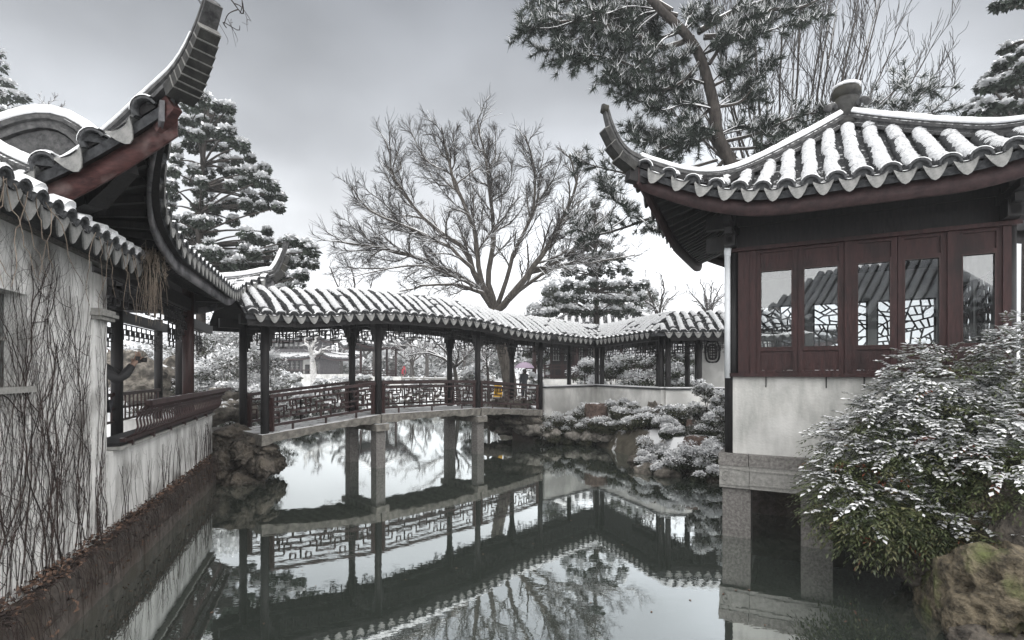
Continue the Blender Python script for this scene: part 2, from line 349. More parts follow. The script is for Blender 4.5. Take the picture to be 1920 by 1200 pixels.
def edge_mesh(name, r=0.085):
    """flared scalloped end of a cover-tile course"""
    mb = MB(); k = 9; th = np.linspace(-0.05, math.pi + 0.05, k); G = []
    for y, sc, dz in ((-0.10, 1.06, 0), (-0.02, 1.16, 0.0), (0.03, 1.24, -0.004), (0.03, 1.0, -0.004), (-0.02, 0.93, 0.0), (-0.08, 0.9, 0)):
        G.append([[sc * r * math.cos(t), y, sc * r * 0.95 * math.sin(t) + dz] for t in th])
    mb.grid(np.array(G), 0, flip=True)
    mb.add([[0.82 * r * math.cos(t), -0.03, 0.82 * r * 0.9 * math.sin(t)] for t in th], [tuple(range(k))], 2)
    sn = []
    for y, sc in ((-0.10, 1.12), (-0.02, 1.36), (0.026, 1.40), (0.034, 1.28)):
        sn.append([[sc * r * math.cos(t), y, sc * r * 0.96 * math.sin(t)] for t in np.linspace(0.5, math.pi - 0.5, 7)])
    mb.grid(np.array(sn), 1, flip=True)
    return mb.mesh(name, [TILE, SNOW, WOOD_DARK], True)
DRIP_ME = drip_mesh('drip_tile'); EDGE_ME = edge_mesh('edge_tile')

def ridge_profile(w, h, bands=True):
    a = w / 2
    return [(-a * 1.05, 0), (-a * 1.05, h * .22), (-a * .72, h * .24), (-a * .72, h * .44), (-a * 1.0, h * .48), (-a * 1.0, h * .66), (-a * .78, h * .70), (-a * .78, h * .80),
            (-a * .5, h * .98), (a * .5, h * .98), (a * .78, h * .80), (a * .78, h * .70), (a * 1.0, h * .66), (a * 1.0, h * .48), (a * .72, h * .44), (a * .72, h * .24), (a * 1.05, h * .22), (a * 1.05, 0)]
def snow_profile(w, h, t):
    a = w / 2
    return [(-a * .86, h * .80), (-a * .93, h * .80 + t * .7), (-a * .55, h + t * 1.0), (0, h + t * 1.25), (a * .55, h + t), (a * .93, h * .80 + t * .7), (a * .86, h * .80)]
def sweep_ridge(name, P, w, h, parent, snow=0.05, taper=None, mats=None, seed=1, plumb=0.0, snow_upto=None):
    """ridge along P with banded sides and a cap of snow (a sub-part)"""
    P = resample(P, 0.10); n = len(P); T = np.gradient(P, axis=0); T /= np.linalg.norm(T, axis=1)[:, None]
    S = np.cross(T, A(0, 0, 1)); S /= np.linalg.norm(S, axis=1)[:, None] + 1e-9
    U = np.cross(S, T)
    if plumb: U = U * (1 - plumb) + A(0, 0, 1) * plumb; U /= np.linalg.norm(U, axis=1)[:, None]
    tp = np.ones(n) if taper is None else np.interp(np.linspace(0, 1, n), *taper)
    pr = np.array([np.array(ridge_profile(w, h)) * t for t in tp])
    o = MB().sweep(P, S, U, pr, 0).build(name, mats or [RIDGE], parent)
    if snow:
        g = np.random.default_rng(seed)
        jit = np.convolve(g.random(n + 8), np.ones(5) / 5, 'same')[4:4 + n] * 0.9 + 0.45
        q = n if snow_upto is None else max(3, int(n * snow_upto))
        spf = np.array([np.array(snow_profile(w * t, h * t, snow * jt * (0.4 + 0.6 * t))) for t, jt in zip(tp, jit)])
        MB().sweep(P[:q], S[:q], U[:q], spf[:q], 0).build('snow_cap', [SNOW], o, True)
    return o

def eave_pieces(parent, pts, outs, side, rows=None):
    """edge tiles at pts and drip tiles midway; outs = outward unit vectors (2D+0)"""
    pts = np.asarray(pts, float); k = len(pts)
    for i in range(k):
        o = nrm(outs[i]); t = pts[min(i + 1, k - 1)] - pts[max(i - 1, 0)]
        x = nrm(t); y = nrm(o - x * np.dot(o, x)); z = np.cross(x, y)
        if z[2] < 0: x = -x; z = -z
        put('edge_tile', EDGE_ME, parent, MM(pts[i] + y * 0.02, x, y, z))
        if i < k - 1:
            mid = (pts[i] + pts[i + 1]) / 2; x = nrm(pts[i + 1] - pts[i]); o2 = nrm(outs[i] + outs[i + 1])
            y = nrm(o2 - x * np.dot(o2, x)); z = np.cross(x, y)
            if z[2] < 0: x = -x; z = -z
            gap = np.linalg.norm(pts[i + 1] - pts[i])
            put('drip_tile', DRIP_ME, parent, MM(mid + y * 0.035 - z * 0.03, x * min(1.15, max(0.7, gap / 0.25)), y, z))

class HipRoof:
    """hipped roof with upswept corners in local axes centred on (cx, cy); half sizes ax, ay at the eave"""
    def __init__(s, cx, cy, ax, ay, z0, H, p=1.25, lift=0.6, lr=1.7, lq=2.0, flare=0.25, fr=1.5, kx=1.0):
        s.__dict__.update(locals()); s.R = min(ax, ay)
    def sd(s, side):
        return {'S': (A(1, 0, 0), A(0, 1, 0), s.ax, s.ay), 'N': (A(-1, 0, 0), A(0, -1, 0), s.ax, s.ay),
                'W': (A(0, -1, 0), A(1, 0, 0), s.ay, s.ax), 'E': (A(0, 1, 0), A(-1, 0, 0), s.ay, s.ax)}[side]
    def pt(s, side, u, v):
        eu, ev, a, b = s.sd(side); cu = max(0.0, a - abs(u)); dc0 = math.hypot(cu, v); dc = math.hypot(cu, v * s.kx) if side in 'SN' else math.hypot(cu * s.kx, v)
        g = max(0.0, 1 - dc / s.lr) ** s.lq; fl = s.flare * max(0.0, 1 - dc0 / s.fr) ** 2
        z = s.z0 + s.H * (min(v, s.R) / s.R) ** s.p + s.lift * g
        q = eu * (u + math.copysign(fl, u) * (1 if u else 0)) + ev * (v - b - fl)
        return A(s.cx + q[0], s.cy + q[1], z)
    def out(s, side): return -s.sd(side)[1]
    def hip(s, side, sgn, n=24, t0=0.0):
        a = s.sd(side)[2]
        return np.array([s.pt(side, sgn * (a - t), t) for t in np.linspace(t0, s.R, n)])
    def deck(s, parent, sides='SENW', thick=0.09, nu=48, nv=14, mats=None, name='roof_deck', vmax=None):
        mb = MB()
        for sd in sides:
            a = s.sd(sd)[2]; T = []; B = []
            for i in range(nu + 1):
                w = i / nu * 2 - 1; u = a * math.copysign(abs(w) ** 0.8, w); rowt = []
                for j in range(nv + 1):
                    v = min(a - abs(u), s.R) * (j / nv); rowt.append(s.pt(sd, u, v))
                T.append(rowt)
            T = np.array(T); B = T - A(0, 0, thick)
            mb.grid(T, 0, flip=True); mb.grid(B, 1); mb.grid(np.stack([T[:, 0], B[:, 0]], 0), 0)
        return mb.build(name, mats or [TROUGH, WOOD_DARK], parent, True)
    def rows(s, parent, side, spacing=0.26, r=0.085, snow=0.04, urange=None, eave=True, seed=0, vtop=None, tile=0.13, lift=0.03):
        eu, ev, a, b = s.sd(side); n = int(2 * a / spacing); us = (np.arange(n) - (n - 1) / 2) * spacing
        if urange: us = [u for u in us if urange[0] <= u <= urange[1]]
        pts = []; outs = []
        for i, u in enumerate(us):
            L = min(a - abs(u), s.R if vtop is None else vtop)
            P = np.array([s.pt(side, u, v) + A(0, 0, lift) for v in np.linspace(0, max(L, 0.12), 22)])
            pts.append(P[0] + A(0, 0, 0.0)); outs.append(-ev)
            if L > 0.2:
                tile_row(P, eu, r, snow, tile, seed=seed + i).build('tile_row', [TILE, ROOFSNOW], parent, True)
        if eave: eave_pieces(parent, pts, outs, side)
    def fascia(s, parent, side, h=0.2, inset=0.07, drop=0.05, mats=None, name='fascia_board', n=44, urange=None):
        eu, ev, a, b = s.sd(side); u0, u1 = urange or (-a, a); G = []
        for u in np.linspace(u0, u1, n):
            p = s.pt(side, u, 0.0) + ev * inset - A(0, 0, drop); q = ev * 0.035
            G.append([p, p + q, p + q - A(0, 0, h), p - A(0, 0, h)])
        mb = MB().grid(np.array(G), 0, closed=True); mb.add(G[0], [(0, 1, 2, 3)]); mb.add(G[-1], [(3, 2, 1, 0)])
        return mb.build(name, mats or [FASCIA], parent, True)
    def rafters(s, parent, side, length, spacing=0.22, mats=None, w=0.06, h=0.07, drop=0.09, v0=0.12, urange=None):
        eu, ev, a, b = s.sd(side); n = int(2 * a / spacing)
        for i in range(n):
            u = (i - (n - 1) / 2) * spacing
            if urange and not (urange[0] <= u <= urange[1]): continue
            L = min(length, max(0.25, (a - abs(u)) + 0.5))
            P = [s.pt(side, u, v) - A(0, 0, drop + h / 2) for v in np.linspace(v0, L, 5)]
            mb = MB()
            for k in range(4): mb.beam(P[k], P[k + 1] , w, h)
            mb.build('rafter', mats or [WOOD_DARK], parent)

def corner_horn(parent, hipP, tip, w, h, blocks=5, mats=None, snow=0.04, ctrl=None, name='hip_ridge', wend=0.34, knob=True, seed=3, upto=0.82):
    """hip ridge sweeping down hipP (apex first, eave corner last) and on up to the tip, with stepped blocks under the horn"""
    hipP = np.asarray(hipP, float); c = hipP[-1]; tip = np.asarray(tip, float)
    c1 = c + nrm(hipP[-1] - hipP[-3]) * np.linalg.norm(tip - c) * 0.42 if ctrl is None else np.asarray(ctrl, float)
    t = np.linspace(0, 1, 14)[1:, None]
    horn = (1 - t) ** 2 * c + 2 * (1 - t) * t * c1 + t ** 2 * tip
    P = np.vstack([hipP, horn]); L = np.r_[0, np.cumsum(np.linalg.norm(np.diff(P, axis=0), axis=1))]; f = L[len(hipP) - 1] / L[-1]
    o = sweep_ridge(name, P, w, h, parent, snow, ([0, f * 0.9, 1], [1, 0.82, wend]), mats, seed, plumb=0.0, snow_upto=upto)
    # stepped blocks carried under the horn
    for i in range(blocks):
        q = 0.04 + 0.80 * i / max(1, blocks); k = q * 12; a = int(k); p = horn[a] * (1 - (k - a)) + horn[min(a + 1, 12)] * (k - a)
        tdir = nrm(horn[min(a + 1, 12)] - horn[max(a - 1, 0)]); S = nrm(np.cross(tdir, A(0, 0, 1))); U = np.cross(S, tdir)
        ll = np.linalg.norm(tip - c) / blocks * 1.02; ww = w * (0.98 - 0.42 * q); hh = h * (0.5 - 0.25 * q)
        R = np.stack([S, tdir, U], 1)
        mb = MB().box(p - U * (hh / 2 + 0.004), (ww, ll, hh), 0, R)
        mb.box(p - U * (hh * 0.5) + tdir * (ll * 0.5 + 0.008), (ww * 1.03, 0.009, hh * 1.04), 1, R)
        mb.build('horn_block', [HORN, MORTAR], o)
    if knob:
        tdir = nrm(horn[-1] - horn[-3]); S = nrm(np.cross(tdir, A(0, 0, 1))); U = np.cross(S, tdir)
        R = np.stack([S, tdir, U], 1)
        MB().tube([tip - tdir * 0.03, tip + tdir * 0.03 + U * h * wend * .4, tip + tdir * 0.02 + U * h * wend * .9], [w * wend * .7, w * wend * .8, w * wend * .5], 8).build('horn_tip', [HORN], o, True)
    return o
# ------------------------------------------------------------------ ground and water
POND = np.array([(-2.2, -3), (-2.45, 0), (-3.9, 4.67), (-6.25, 11.3), (-6.5, 12.4), (-7.6, 14.5), (-9.5, 18), (-12, 25), (-17, 40), (-10, 46), (-3, 40), (-1, 30), (-1.2, 24),
                 (-0.3, 20.2), (0.6, 18.6), (2.4, 17.6), (3.1, 14.6), (3.7, 12.2), (4.6, 11.3), (6.0, 10.2), (6.2, 7.2), (4.75, 6.0), (4.05, 4.6), (4.0, 2), (4.0, -3)], float)
def pond_dist(X, Y):
    """signed distance, negative inside the pond"""
    d = np.full(X.shape, 1e9); inside = np.zeros(X.shape, bool); n = len(POND)
    for i in range(n):
        a = POND[i]; b = POND[(i + 1) % n]; ab = b - a
        t = np.clip(((X - a[0]) * ab[0] + (Y - a[1]) * ab[1]) / (ab @ ab), 0, 1)
        d = np.minimum(d, np.hypot(X - a[0] - t * ab[0], Y - a[1] - t * ab[1]))
        c = ((a[1] > Y) != (b[1] > Y)) & (X < (b[0] - a[0]) * (Y - a[1]) / (b[1] - a[1] + 1e-12) + a[0]); inside ^= c
    return np.where(inside, -d, d)
def fbm(x, y, s=1.0, seed=0):
    g = np.random.default_rng(seed); z = np.zeros_like(x); a = 1.0
    for k in range(5):
        for _ in range(3):
            th = g.uniform(0, 6.28); ph = g.uniform(0, 6.28); f = s * 1.9 ** k * g.uniform(.7, 1.3)
            z += a * np.sin(f * (x * math.cos(th) + y * math.sin(th)) + ph) / 3
        a *= 0.55
    return z
def ground_h(X, Y):
    d = pond_dist(X, Y)
    h = np.where(d < 0, -0.9, np.minimum(0.75, -0.55 + d * 2.6))
    h = h + np.where(d > 0, 0.05 * fbm(X, Y, 1.5, 3) * np.minimum(1, d), 0)
    far = np.clip((np.hypot(X, Y) - 26) / 30, 0, 1)
    h = h + np.where(d > 0.5, far * (0.35 + 0.12 * fbm(X, Y, 0.25, 5)), 0)
    return h
def gz(x, y): return float(ground_h(np.array([float(x)]), np.array([float(y)]))[0])
ax_ = np.unique(np.r_[-130, -105, np.arange(-80, -22, 2.5), np.arange(-22, 22, 0.4), np.arange(22, 81, 2.5), 105, 130])
ay_ = np.unique(np.r_[-60, -30, np.arange(-16, -3, 2.0), np.arange(-3, 30, 0.4), np.arange(30, 60, 1.2), np.arange(60, 110, 3), 130, 150])
GX, GY = np.meshgrid(ax_, ay_, indexing='ij'); GZ = ground_h(GX, GY)
V = np.stack([GX, GY, GZ], -1).reshape(-1, 3); a, b = GX.shape
I = (np.arange(a - 1)[:, None] * b + np.arange(b - 1)[None]).ravel()
g = np_mesh('ground', V, np.stack([I, I + b, I + b + 1, I + 1], 1), [GROUND], smooth=True, kind='structure')
w = MB().add([(-60, -40, 0), (60, -40, 0), (60, 70, 0), (-60, 70, 0)], [(0, 1, 2, 3)]).build('pond_water', [WATER]); w['kind'] = 'structure'

# ------------------------------------------------------------------ water pavilion (right): local X along its glazed front, Y into it
WP = thing('water_pavilion', 'dark timber water pavilion with glazed oxblood windows and snow-covered upswept pyramid roof', 'pavilion', (3.05, 7.68, 0), -math.atan2(0.475, 0.88))
WPM = WP.matrix_basis.copy()
S_ = 3.2
wr = node('roof', WP)
hr = HipRoof(1.6, 1.6, 2.5, 2.5, 4.56, 1.62, p=1.28, lift=0.60, lr=1.75, lq=2.0, flare=0.15, fr=1.4)
hr.deck(wr)
hr.rows(wr, 'S', 0.262, 0.098, 0.022, seed=100, tile=0.075)
hr.rows(wr, 'W', 0.262, 0.098, 0.022, seed=200)
hr.rows(wr, 'E', 0.262, 0.098, 0.05, seed=300, eave=False, tile=0.3)
hr.rows(wr, 'N', 0.262, 0.098, 0.05, seed=400, eave=False, tile=0.3)
for sd in 'SWEN': hr.fascia(wr, sd, 0.22, name='fascia_board')
for sd in 'SW': hr.rafters(wr, sd, 1.15, 0.17)
for sd, sg in (('S', -1), ('S', 1), ('N', -1), ('N', 1)):
    P = hr.hip(sd, sg)[::-1] + A(0, 0, 0.03); d = nrm((P[-1] - P[0]) * A(1, 1, 0)); c = P[-1]
    corner_horn(wr, P, c + d * 0.42 + A(0, 0, 0.66), 0.22, 0.22, blocks=3, snow=0.035, ctrl=c + d * 0.31 + A(0, 0, 0.12), wend=0.36)
    # underside hip rafter
    q = [P[-1] + d * 0.06 - A(0, 0, 0.16), P[-8] - A(0, 0, 0.20), P[-14] - A(0, 0, 0.2)]
    MB().beam(q[0], q[1], 0.13, 0.18).beam(q[1], q[2], 0.13, 0.18).build('hip_rafter', [WOOD_DARK], wr)
fin = MB().lathe([(0.0, 0), (0.27, 0.0), (0.25, 0.08), (0.19, 0.13), (0.175, 0.17), (0.20, 0.21), (0.195, 0.24), (0.19, 0.46), (0.16, 0.485), (0.16, 0.50), (0.20, 0.52), (0.205, 0.60), (0.17, 0.66), (0, 0.70)], (1.6, 1.6, 6.12), 14).build('finial', [HORN], wr, True)
MB().lathe([(0.0, .0), (0.195, 0.0), (0.20, 0.03), (0.13, 0.07), (0, 0.085)], (1.6, 1.6, 6.775), 14).build('snow_cap', [SNOW], fin, True)
for k in range(4):                                  # ridge-end scroll heads round the finial
    a0 = math.radians(45 + 90 * k); d = A(math.cos(a0), math.sin(a0), 0); c = A(1.6, 1.6, 6.38)
    MB().tube([c + d * (0.26 + 0.11 * (1 - t) * math.cos(6 * t)) + A(0, 0, 0.10 * math.sin(6 * t) * (1 - 0.4 * t)) for t in np.linspace(0, 1, 12)], np.linspace(0.055, 0.025, 12), 6).build('ridge_scroll', [RIDGE], wr, True)
# timber frame
for x, y in ((0.1, 0.1), (3.1, 0.1), (0.1, 3.1), (3.1, 3.1)):
    MB().tube([(x, y, 1.19), (x, y, 4.5)], 0.10, 12).build('column', [WOOD_DARK], WP, True)
for z, hgt, th in ((4.20, 0.20, 0.14), (4.52, 0.20, 0.12)):
    for p, q in (((-.25, .1), (3.45, .1)), ((-.25, 3.1), (3.45, 3.1)), ((.1, -.25), (.1, 3.45)), ((3.1, -.25), (3.1, 3.45))):
        zz = z + (0.0 if p[1] == q[1] else 0.013)
        MB().beam((*p, zz), (*q, zz), th, hgt).build('tie_beam', [WOOD_DARK], WP)
MB().box((1.6, 0.10, 4.36), (2.8, 0.06, 0.14)).build('frieze_board', [WOOD_DARK], WP)
MB().box((1.66, -0.012, 4.075), (3.1, 0.09, 0.05)).build('window_lintel', [WOOD_WIN], WP)
for x in (0.1, 3.1):
    for k, (l, z) in enumerate(((0.20, 4.06), (0.34, 4.17), (0.5, 4.28))):
        MB().box((x, -0.05 - l / 2, z + 0.12), (0.09, l, 0.09)).build('bracket', [WOOD_DARK], WP)
# rendered dado wall and stone base
MB().box((1.66, 0.10, 1.735), (3.08, 0.2, 1.09)).build('dado_wall', [PLASTER_GREY], WP)
MB().box((1.66, 0.075, 2.305), (3.16, 0.31, 0.05)).build('window_sill', [WOOD_WIN], WP)
for x in (0.55, 1.27, 1.69):
    MB().tube([(x, -0.03, 2.285), (x, -0.03, 2.17), (x, -0.035, 2.15), (x, -0.06, 2.14), (x, -0.065, 2.165)], 0.008, 6).build('hook', [WOOD_DARK], WP, True)
mb = MB().tube([(0.055, -0.06, 4.0), (0.055, -0.06, 2.26)], 0.040, 10); mb.tube([(0.06, 0.02, 4.14), (0.055, -0.04, 4.08), (0.055, -0.06, 3.99)], [0.05, 0.05, 0.042], 10)
mb.build('drain_pipe', [PIPE], WP, True)
for x0, x1 in ((-0.06, 0.33), (0.338, 1.75), (1.758, 3.3)):
    MB().box(((x0 + x1) / 2, 1.6, 1.105), (x1 - x0, 3.4, 0.165)).build('slab_stone', [STONE], WP)
for x0, x1 in ((-0.05, 0.34), (0.346, 1.20), (1.206, 3.3)):
    o = MB().box(((x0 + x1) / 2, 0.06, 0.865), (x1 - x0, 0.3, 0.31)).build('base_beam', [STONE_L], WP)
    mb = MB(); a, b = x0 + 0.05, x1 - 0.05
    if x0 > 0: 
        a = x0 - (0.10 if x0 < 0.4 else 0.0); b = x1
        for z in (0.77, 0.965): mb.box(((a + b) / 2, -0.094, z), (b - a, 0.014, 0.018))
    else:
        mb.box((0.10, -0.094, 0.865), (0.018, 0.014, 0.24))
        mb.tube([(0.03 + 0.055 * (1 - t * .8) * math.cos(7.5 * t + 1), -0.094, 0.865 + 0.085 * (1 - t * .8) * math.sin(7.5 * t + 1)) for t in np.linspace(0, 1, 22)], 0.009, 5)
        for z in (0.755, 0.98): mb.box((0.15, -0.094, z), (0.36, 0.014, 0.014))
    mb.build('carved_moulding', [STONE_L], o)
for y0, y1 in ((0.225, 1.7), (1.71, 3.3)): MB().box((0.10, (y0 + y1) / 2, 0.865), (0.3, y1 - y0, 0.31)).build('base_beam', [STONE_L], WP)
for x, y in ((0.17, 0.12), (1.16, 0.12), (2.4, 0.12), (0.17, 3.0), (1.6, 3.0), (3.0, 3.0)):
    MB().beam((x, y, -1.0), (x, y, 0.71), 0.37, 0.30).build('stone_pillar', [STONE], WP)
MB().box((1.7, 2.2, 0.0), (3.0, 1.4, 1.4)).build('foundation', [STONE_WET], WP)
# windows on the front
def window_leaf(x0, x1, parent, y=0.03):
    g = 0.003; a, b = x0 + g, x1 - g; zb, zt = 2.33, 4.05; gb, gt = 2.68, 3.76; st = 0.062
    o = MB().box((a + st / 2, y, (zb + zt) / 2), (st, 0.05, zt - zb)).box((b - st / 2, y, (zb + zt) / 2), (st, 0.05, zt - zb)) \
        .box(((a + b) / 2, y, gb - 0.022), (b - a - 2 * st, 0.05, 0.044)).box(((a + b) / 2, y, gt + 0.022), (b - a - 2 * st, 0.05, 0.044)) \
        .box(((a + b) / 2, y, zb + 0.02), (b - a - 2 * st, 0.05, 0.04)).box(((a + b) / 2, y, zt - 0.02), (b - a - 2 * st, 0.05, 0.04)).build('window', [WOOD_WIN], parent)
    MB().box(((a + b) / 2, y + 0.008, (zb + gb) / 2), (b - a - 2 * st, 0.02, gb - zb - 0.084)).build('lower_panel', [WOOD_WIN], o)
    MB().box(((a + b) / 2, y + 0.008, (gt + zt) / 2), (b - a - 2 * st, 0.02, zt - gt - 0.084)).build('upper_panel', [WOOD_WIN], o)
    MB().add([(a + st, y + 0.01, gb), (b - st, y + 0.01, gb), (b - st, y + 0.01, gt), (a + st, y + 0.01, gt)], [(0, 1, 2, 3)]).build('pane', [GLASS], o)
    mb = MB(); e = 0.014
    for x in (a + st + e / 2, b - st - e / 2): mb.box((x, y - 0.02, (gb + gt) / 2), (e, 0.02, gt - gb))
    for z in (gb + e / 2, gt - e / 2): mb.box(((a + b) / 2, y - 0.02, z), (b - a - 2 * st - 2 * e, 0.02, e))
    mb.build('glazing_bead', [WOOD_RED], o)
for x0, x1 in ((0.41, 0.94), (0.94, 1.48), (1.55, 2.045), (2.045, 2.54), (2.61, 3.06)): window_leaf(x0, x1, WP)
for x in (0.94, 2.045): MB().box((x, 0.065, 3.19), (0.05, 0.02, 1.72)).build('meeting_strip', [WOOD_WIN], WP)
for x in (0.385, 1.515, 2.575, 3.085): MB().box((x, 0.03, 3.19), (0.075, 0.10, 1.72)).build('mullion', [WOOD_WIN], WP)
MB().box((0.27, 0.03, 3.19), (0.16, 0.05, 1.72)).build('side_panel', [WOOD_WIN], WP)
# ice-ray lattice windows in the far walls
def ice_ray(w, h, cell, seed):
    g = random.Random(seed); out = []
    def area(p): return abs(sum(p[i][0] * p[(i + 1) % len(p)][1] - p[(i + 1) % len(p)][0] * p[i][1] for i in range(len(p)))) / 2
    def rec(p, d):
        if area(p) < cell or d > 9: return
        L = [math.dist(p[i], p[(i + 1) % len(p)]) for i in range(len(p))]; order = sorted(range(len(p)), key=lambda i: -L[i])
        i, j = sorted(order[:2]); ti, tj = g.uniform(.32, .68), g.uniform(.32, .68)
        a = [p[i][k] + (p[(i + 1) % len(p)][k] - p[i][k]) * ti for k in (0, 1)]; b = [p[j][k] + (p[(j + 1) % len(p)][k] - p[j][k]) * tj for k in (0, 1)]
        out.append((a, b)); rec([a] + p[i + 1:j + 1] + [b], d + 1); rec(p[:i + 1] + [a, b] + p[j + 1:], d + 1)
    rec([[0, 0], [w, 0], [w, h], [0, h]], 0); return out
def lattice_wall(org, dx, length, openings, parent, seed):
    dx = A(*dx); org = A(*org); z0, z1 = 1.19, 4.3; mb = MB(); n = A(-dx[1], dx[0], 0)
    def piece(a, b, c, d): mb.beam(org + dx * a + A(0, 0, (c + d) / 2), org + dx * b + A(0, 0, (c + d) / 2), 0.12, d - c)
    xs = 0.0
    for a, b, c, d in openings:
        piece(xs, a, z0, z1); piece(a, b, z0, c); piece(a, b, d, z1); xs = b
    piece(xs, length, z0, z1); o = mb.build('lattice_wall', [INSIDE], parent)
    for i, (a, b, c, d) in enumerate(openings):
        m2 = MB()
        for p, q in ice_ray(b - a, d - c, 0.022, seed + i):
            m2.beam(org + dx * (a + p[0]) + A(0, 0, c + p[1]), org + dx * (a + q[0]) + A(0, 0, c + q[1]), 0.025, 0.022, up=tuple(n))
        for p, q in (((a, c), (b, c)), ((a, d), (b, d)), ((a, c), (a, d)), ((b, c), (b, d))):
            m2.beam(org + dx * p[0] + A(0, 0, p[1]), org + dx * q[0] + A(0, 0, q[1]), 0.05, 0.05, up=tuple(n))
        m2.build('ice_ray_lattice', [WOOD_DARK], o)
lattice_wall((0.1, 3.1, 0), (1, 0, 0), 3.0, [(0.12, 0.95, 1.75, 3.6), (1.08, 1.92, 1.75, 3.6), (2.05, 2.88, 1.75, 3.6)], WP, 11)
lattice_wall((3.1, 0.2, 0), (0, 1, 0), 2.8, [(0.2, 0.95, 1.9, 3.6), (1.1, 1.85, 1.9, 3.6), (2.0, 2.7, 1.9, 3.6)], WP, 21)
lattice_wall((0.1, 0.2, 0), (0, 1, 0), 2.8, [(0.2, 1.3, 2.1, 3.7), (1.5, 2.6, 2.1, 3.7)], WP, 31)

# ------------------------------------------------------------------ covered bridge and corridor
BD, BB = A(.70711, .70711, 0), A(-.70711, .70711, 0)
BO = A(-5.19, 11.2, 0); RUN = 1.15; WID = 1.3
def zdeck(u): return float(np.interp(u, [-0.4, 0, 2.69, 5.94, 8.63, 9.2], [1.02, 1.05, 1.31, 1.31, 1.12, 1.08]))
def zeave(u): return 3.47 + 0.24 * math.exp(-((u - 4.0) / 2.7) ** 4) if u < 8.63 else 3.47 + 0.24 * math.exp(-((8.63 - 4.0) / 2.7) ** 4) - 0.075 * min(1, (u - 8.63) / 3)
def prof(v): return 0.66 * (1 - (abs(v - WID / 2) / RUN) ** 1.3)
BR = thing('covered_bridge', 'covered timber footbridge with humped snow-covered tile roof and oxblood lattice railings', 'bridge', tuple(BO))
def B(u, v, z): return BD * u + BB * v + A(0, 0, z)

def corridor_roof(parent, F, dirv, us, clips, seed, eave_front=True, deck_rng=None, zf=None, back_rows=True, tile=0.10):
    """rolled-ridge roof: each course runs from the front eave over the top to the back eave"""
    pts = []; outs = []; vs = np.linspace(-0.5, WID + 0.5, 47)
    for i, u in enumerate(us):
        P = np.array([F(u, v, zf(u) + prof(v) + 0.03) for v in vs])
        ok = np.ones(len(P), bool)
        for p0, nn in clips: ok &= ((P - p0) @ nn) >= 0
        if ok.sum() < 4: continue
        k = np.where(ok)[0]; Q = P[k[0]:k[-1] + 1]
        tile_row(Q, dirv, 0.088, 0.020, tile, seed=seed + i).build('tile_row', [TILE, ROOFSNOW], parent, True)
        if k[0] == 0: pts.append(P[0]); outs.append(F(u, -1, 0) - F(u, 0, 0))
    if eave_front and len(pts) > 1: eave_pieces(parent, pts, outs, None)
    u0, u1 = deck_rng; uu = np.linspace(u0, u1, max(8, int((u1 - u0) / 0.2))); vv = np.linspace(-0.5, WID + 0.5, 24)
    T = np.array([[F(u, v, zf(u) + prof(v)) for v in vv] for u in uu])
    C = (T[:-1, :-1] + T[1:, 1:]) / 2; keep = np.ones(C.shape[:2], bool)
    for p0, nn in clips: keep &= ((C - p0) @ nn) >= -0.05
    Bt = T - A(0, 0, 0.08)
    mb = MB().grid(T, 0, keep=keep).grid(Bt, 1, keep=keep, flip=True)
    mb.grid(np.stack([T[:, 0], Bt[:, 0]], 0), 0, keep=[list(keep[:, 0])]); mb.grid(np.stack([T[:, -1], Bt[:, -1]], 0), 0, keep=[list(keep[:, -1])])
    mb.build('roof_deck', [TROUGH, WOOD_DARK], parent, True)

def strip(parent, name, F, us, v, zlo, zhi, th, mats):
    """a board that follows the eave line"""
    G = [[F(u, v - th / 2, zhi(u)), F(u, v + th / 2, zhi(u)), F(u, v + th / 2, zlo(u)), F(u, v - th / 2, zlo(u))] for u in us]
    mb = MB().grid(np.array(G), 0, closed=True); mb.add(G[0], [(0, 1, 2, 3)]); mb.add(G[-1], [(3, 2, 1, 0)]); return mb.build(name, mats, parent)

FRET = [((0, 3), (1.5, 3)), ((1.5, 3), (1.5, 1)), ((1.5, 1), (2.5, 1)), ((2.5, 1), (2.5, 2)), ((2.5, 2), (4, 2)), ((4, 2), (4, 4)), ((3.2, 4), (3.2, 2.9)), ((3.2, 2.9), (2.4, 2.9)),
        ((4, 0), (4, 1)), ((4, 1), (3.2, 1)), ((0, 2), (0.8, 2)), ((0.8, 2), (0.8, 0)), ((0.8, 1), (0, 1)), ((2.4, 2.9), (2.4, 4))]
def fret_panel(name, parent, F, u0, u1, v, zb, h, unit, bar, mats, rows=4, top=True):
    """meander lattice between u0 and u1, following the slope of zb(u)"""
    mb = MB(); n = max(1, int(round((u1 - u0) / unit))); sx = (u1 - u0) / n / 4; sz = h / rows
    for k in range(n):
        for (a, b), (c, d) in FRET:
            if k % 2: a, c = 4 - a, 4 - c
            ua, uc = u0 + (k * 4 + a) * sx, u0 + (k * 4 + c) * sx
            mb.beam(F(ua, v, zb(ua) + b * sz), F(uc, v, zb(uc) + d * sz), bar, bar * 1.1)
    return mb.build(name, mats, parent)
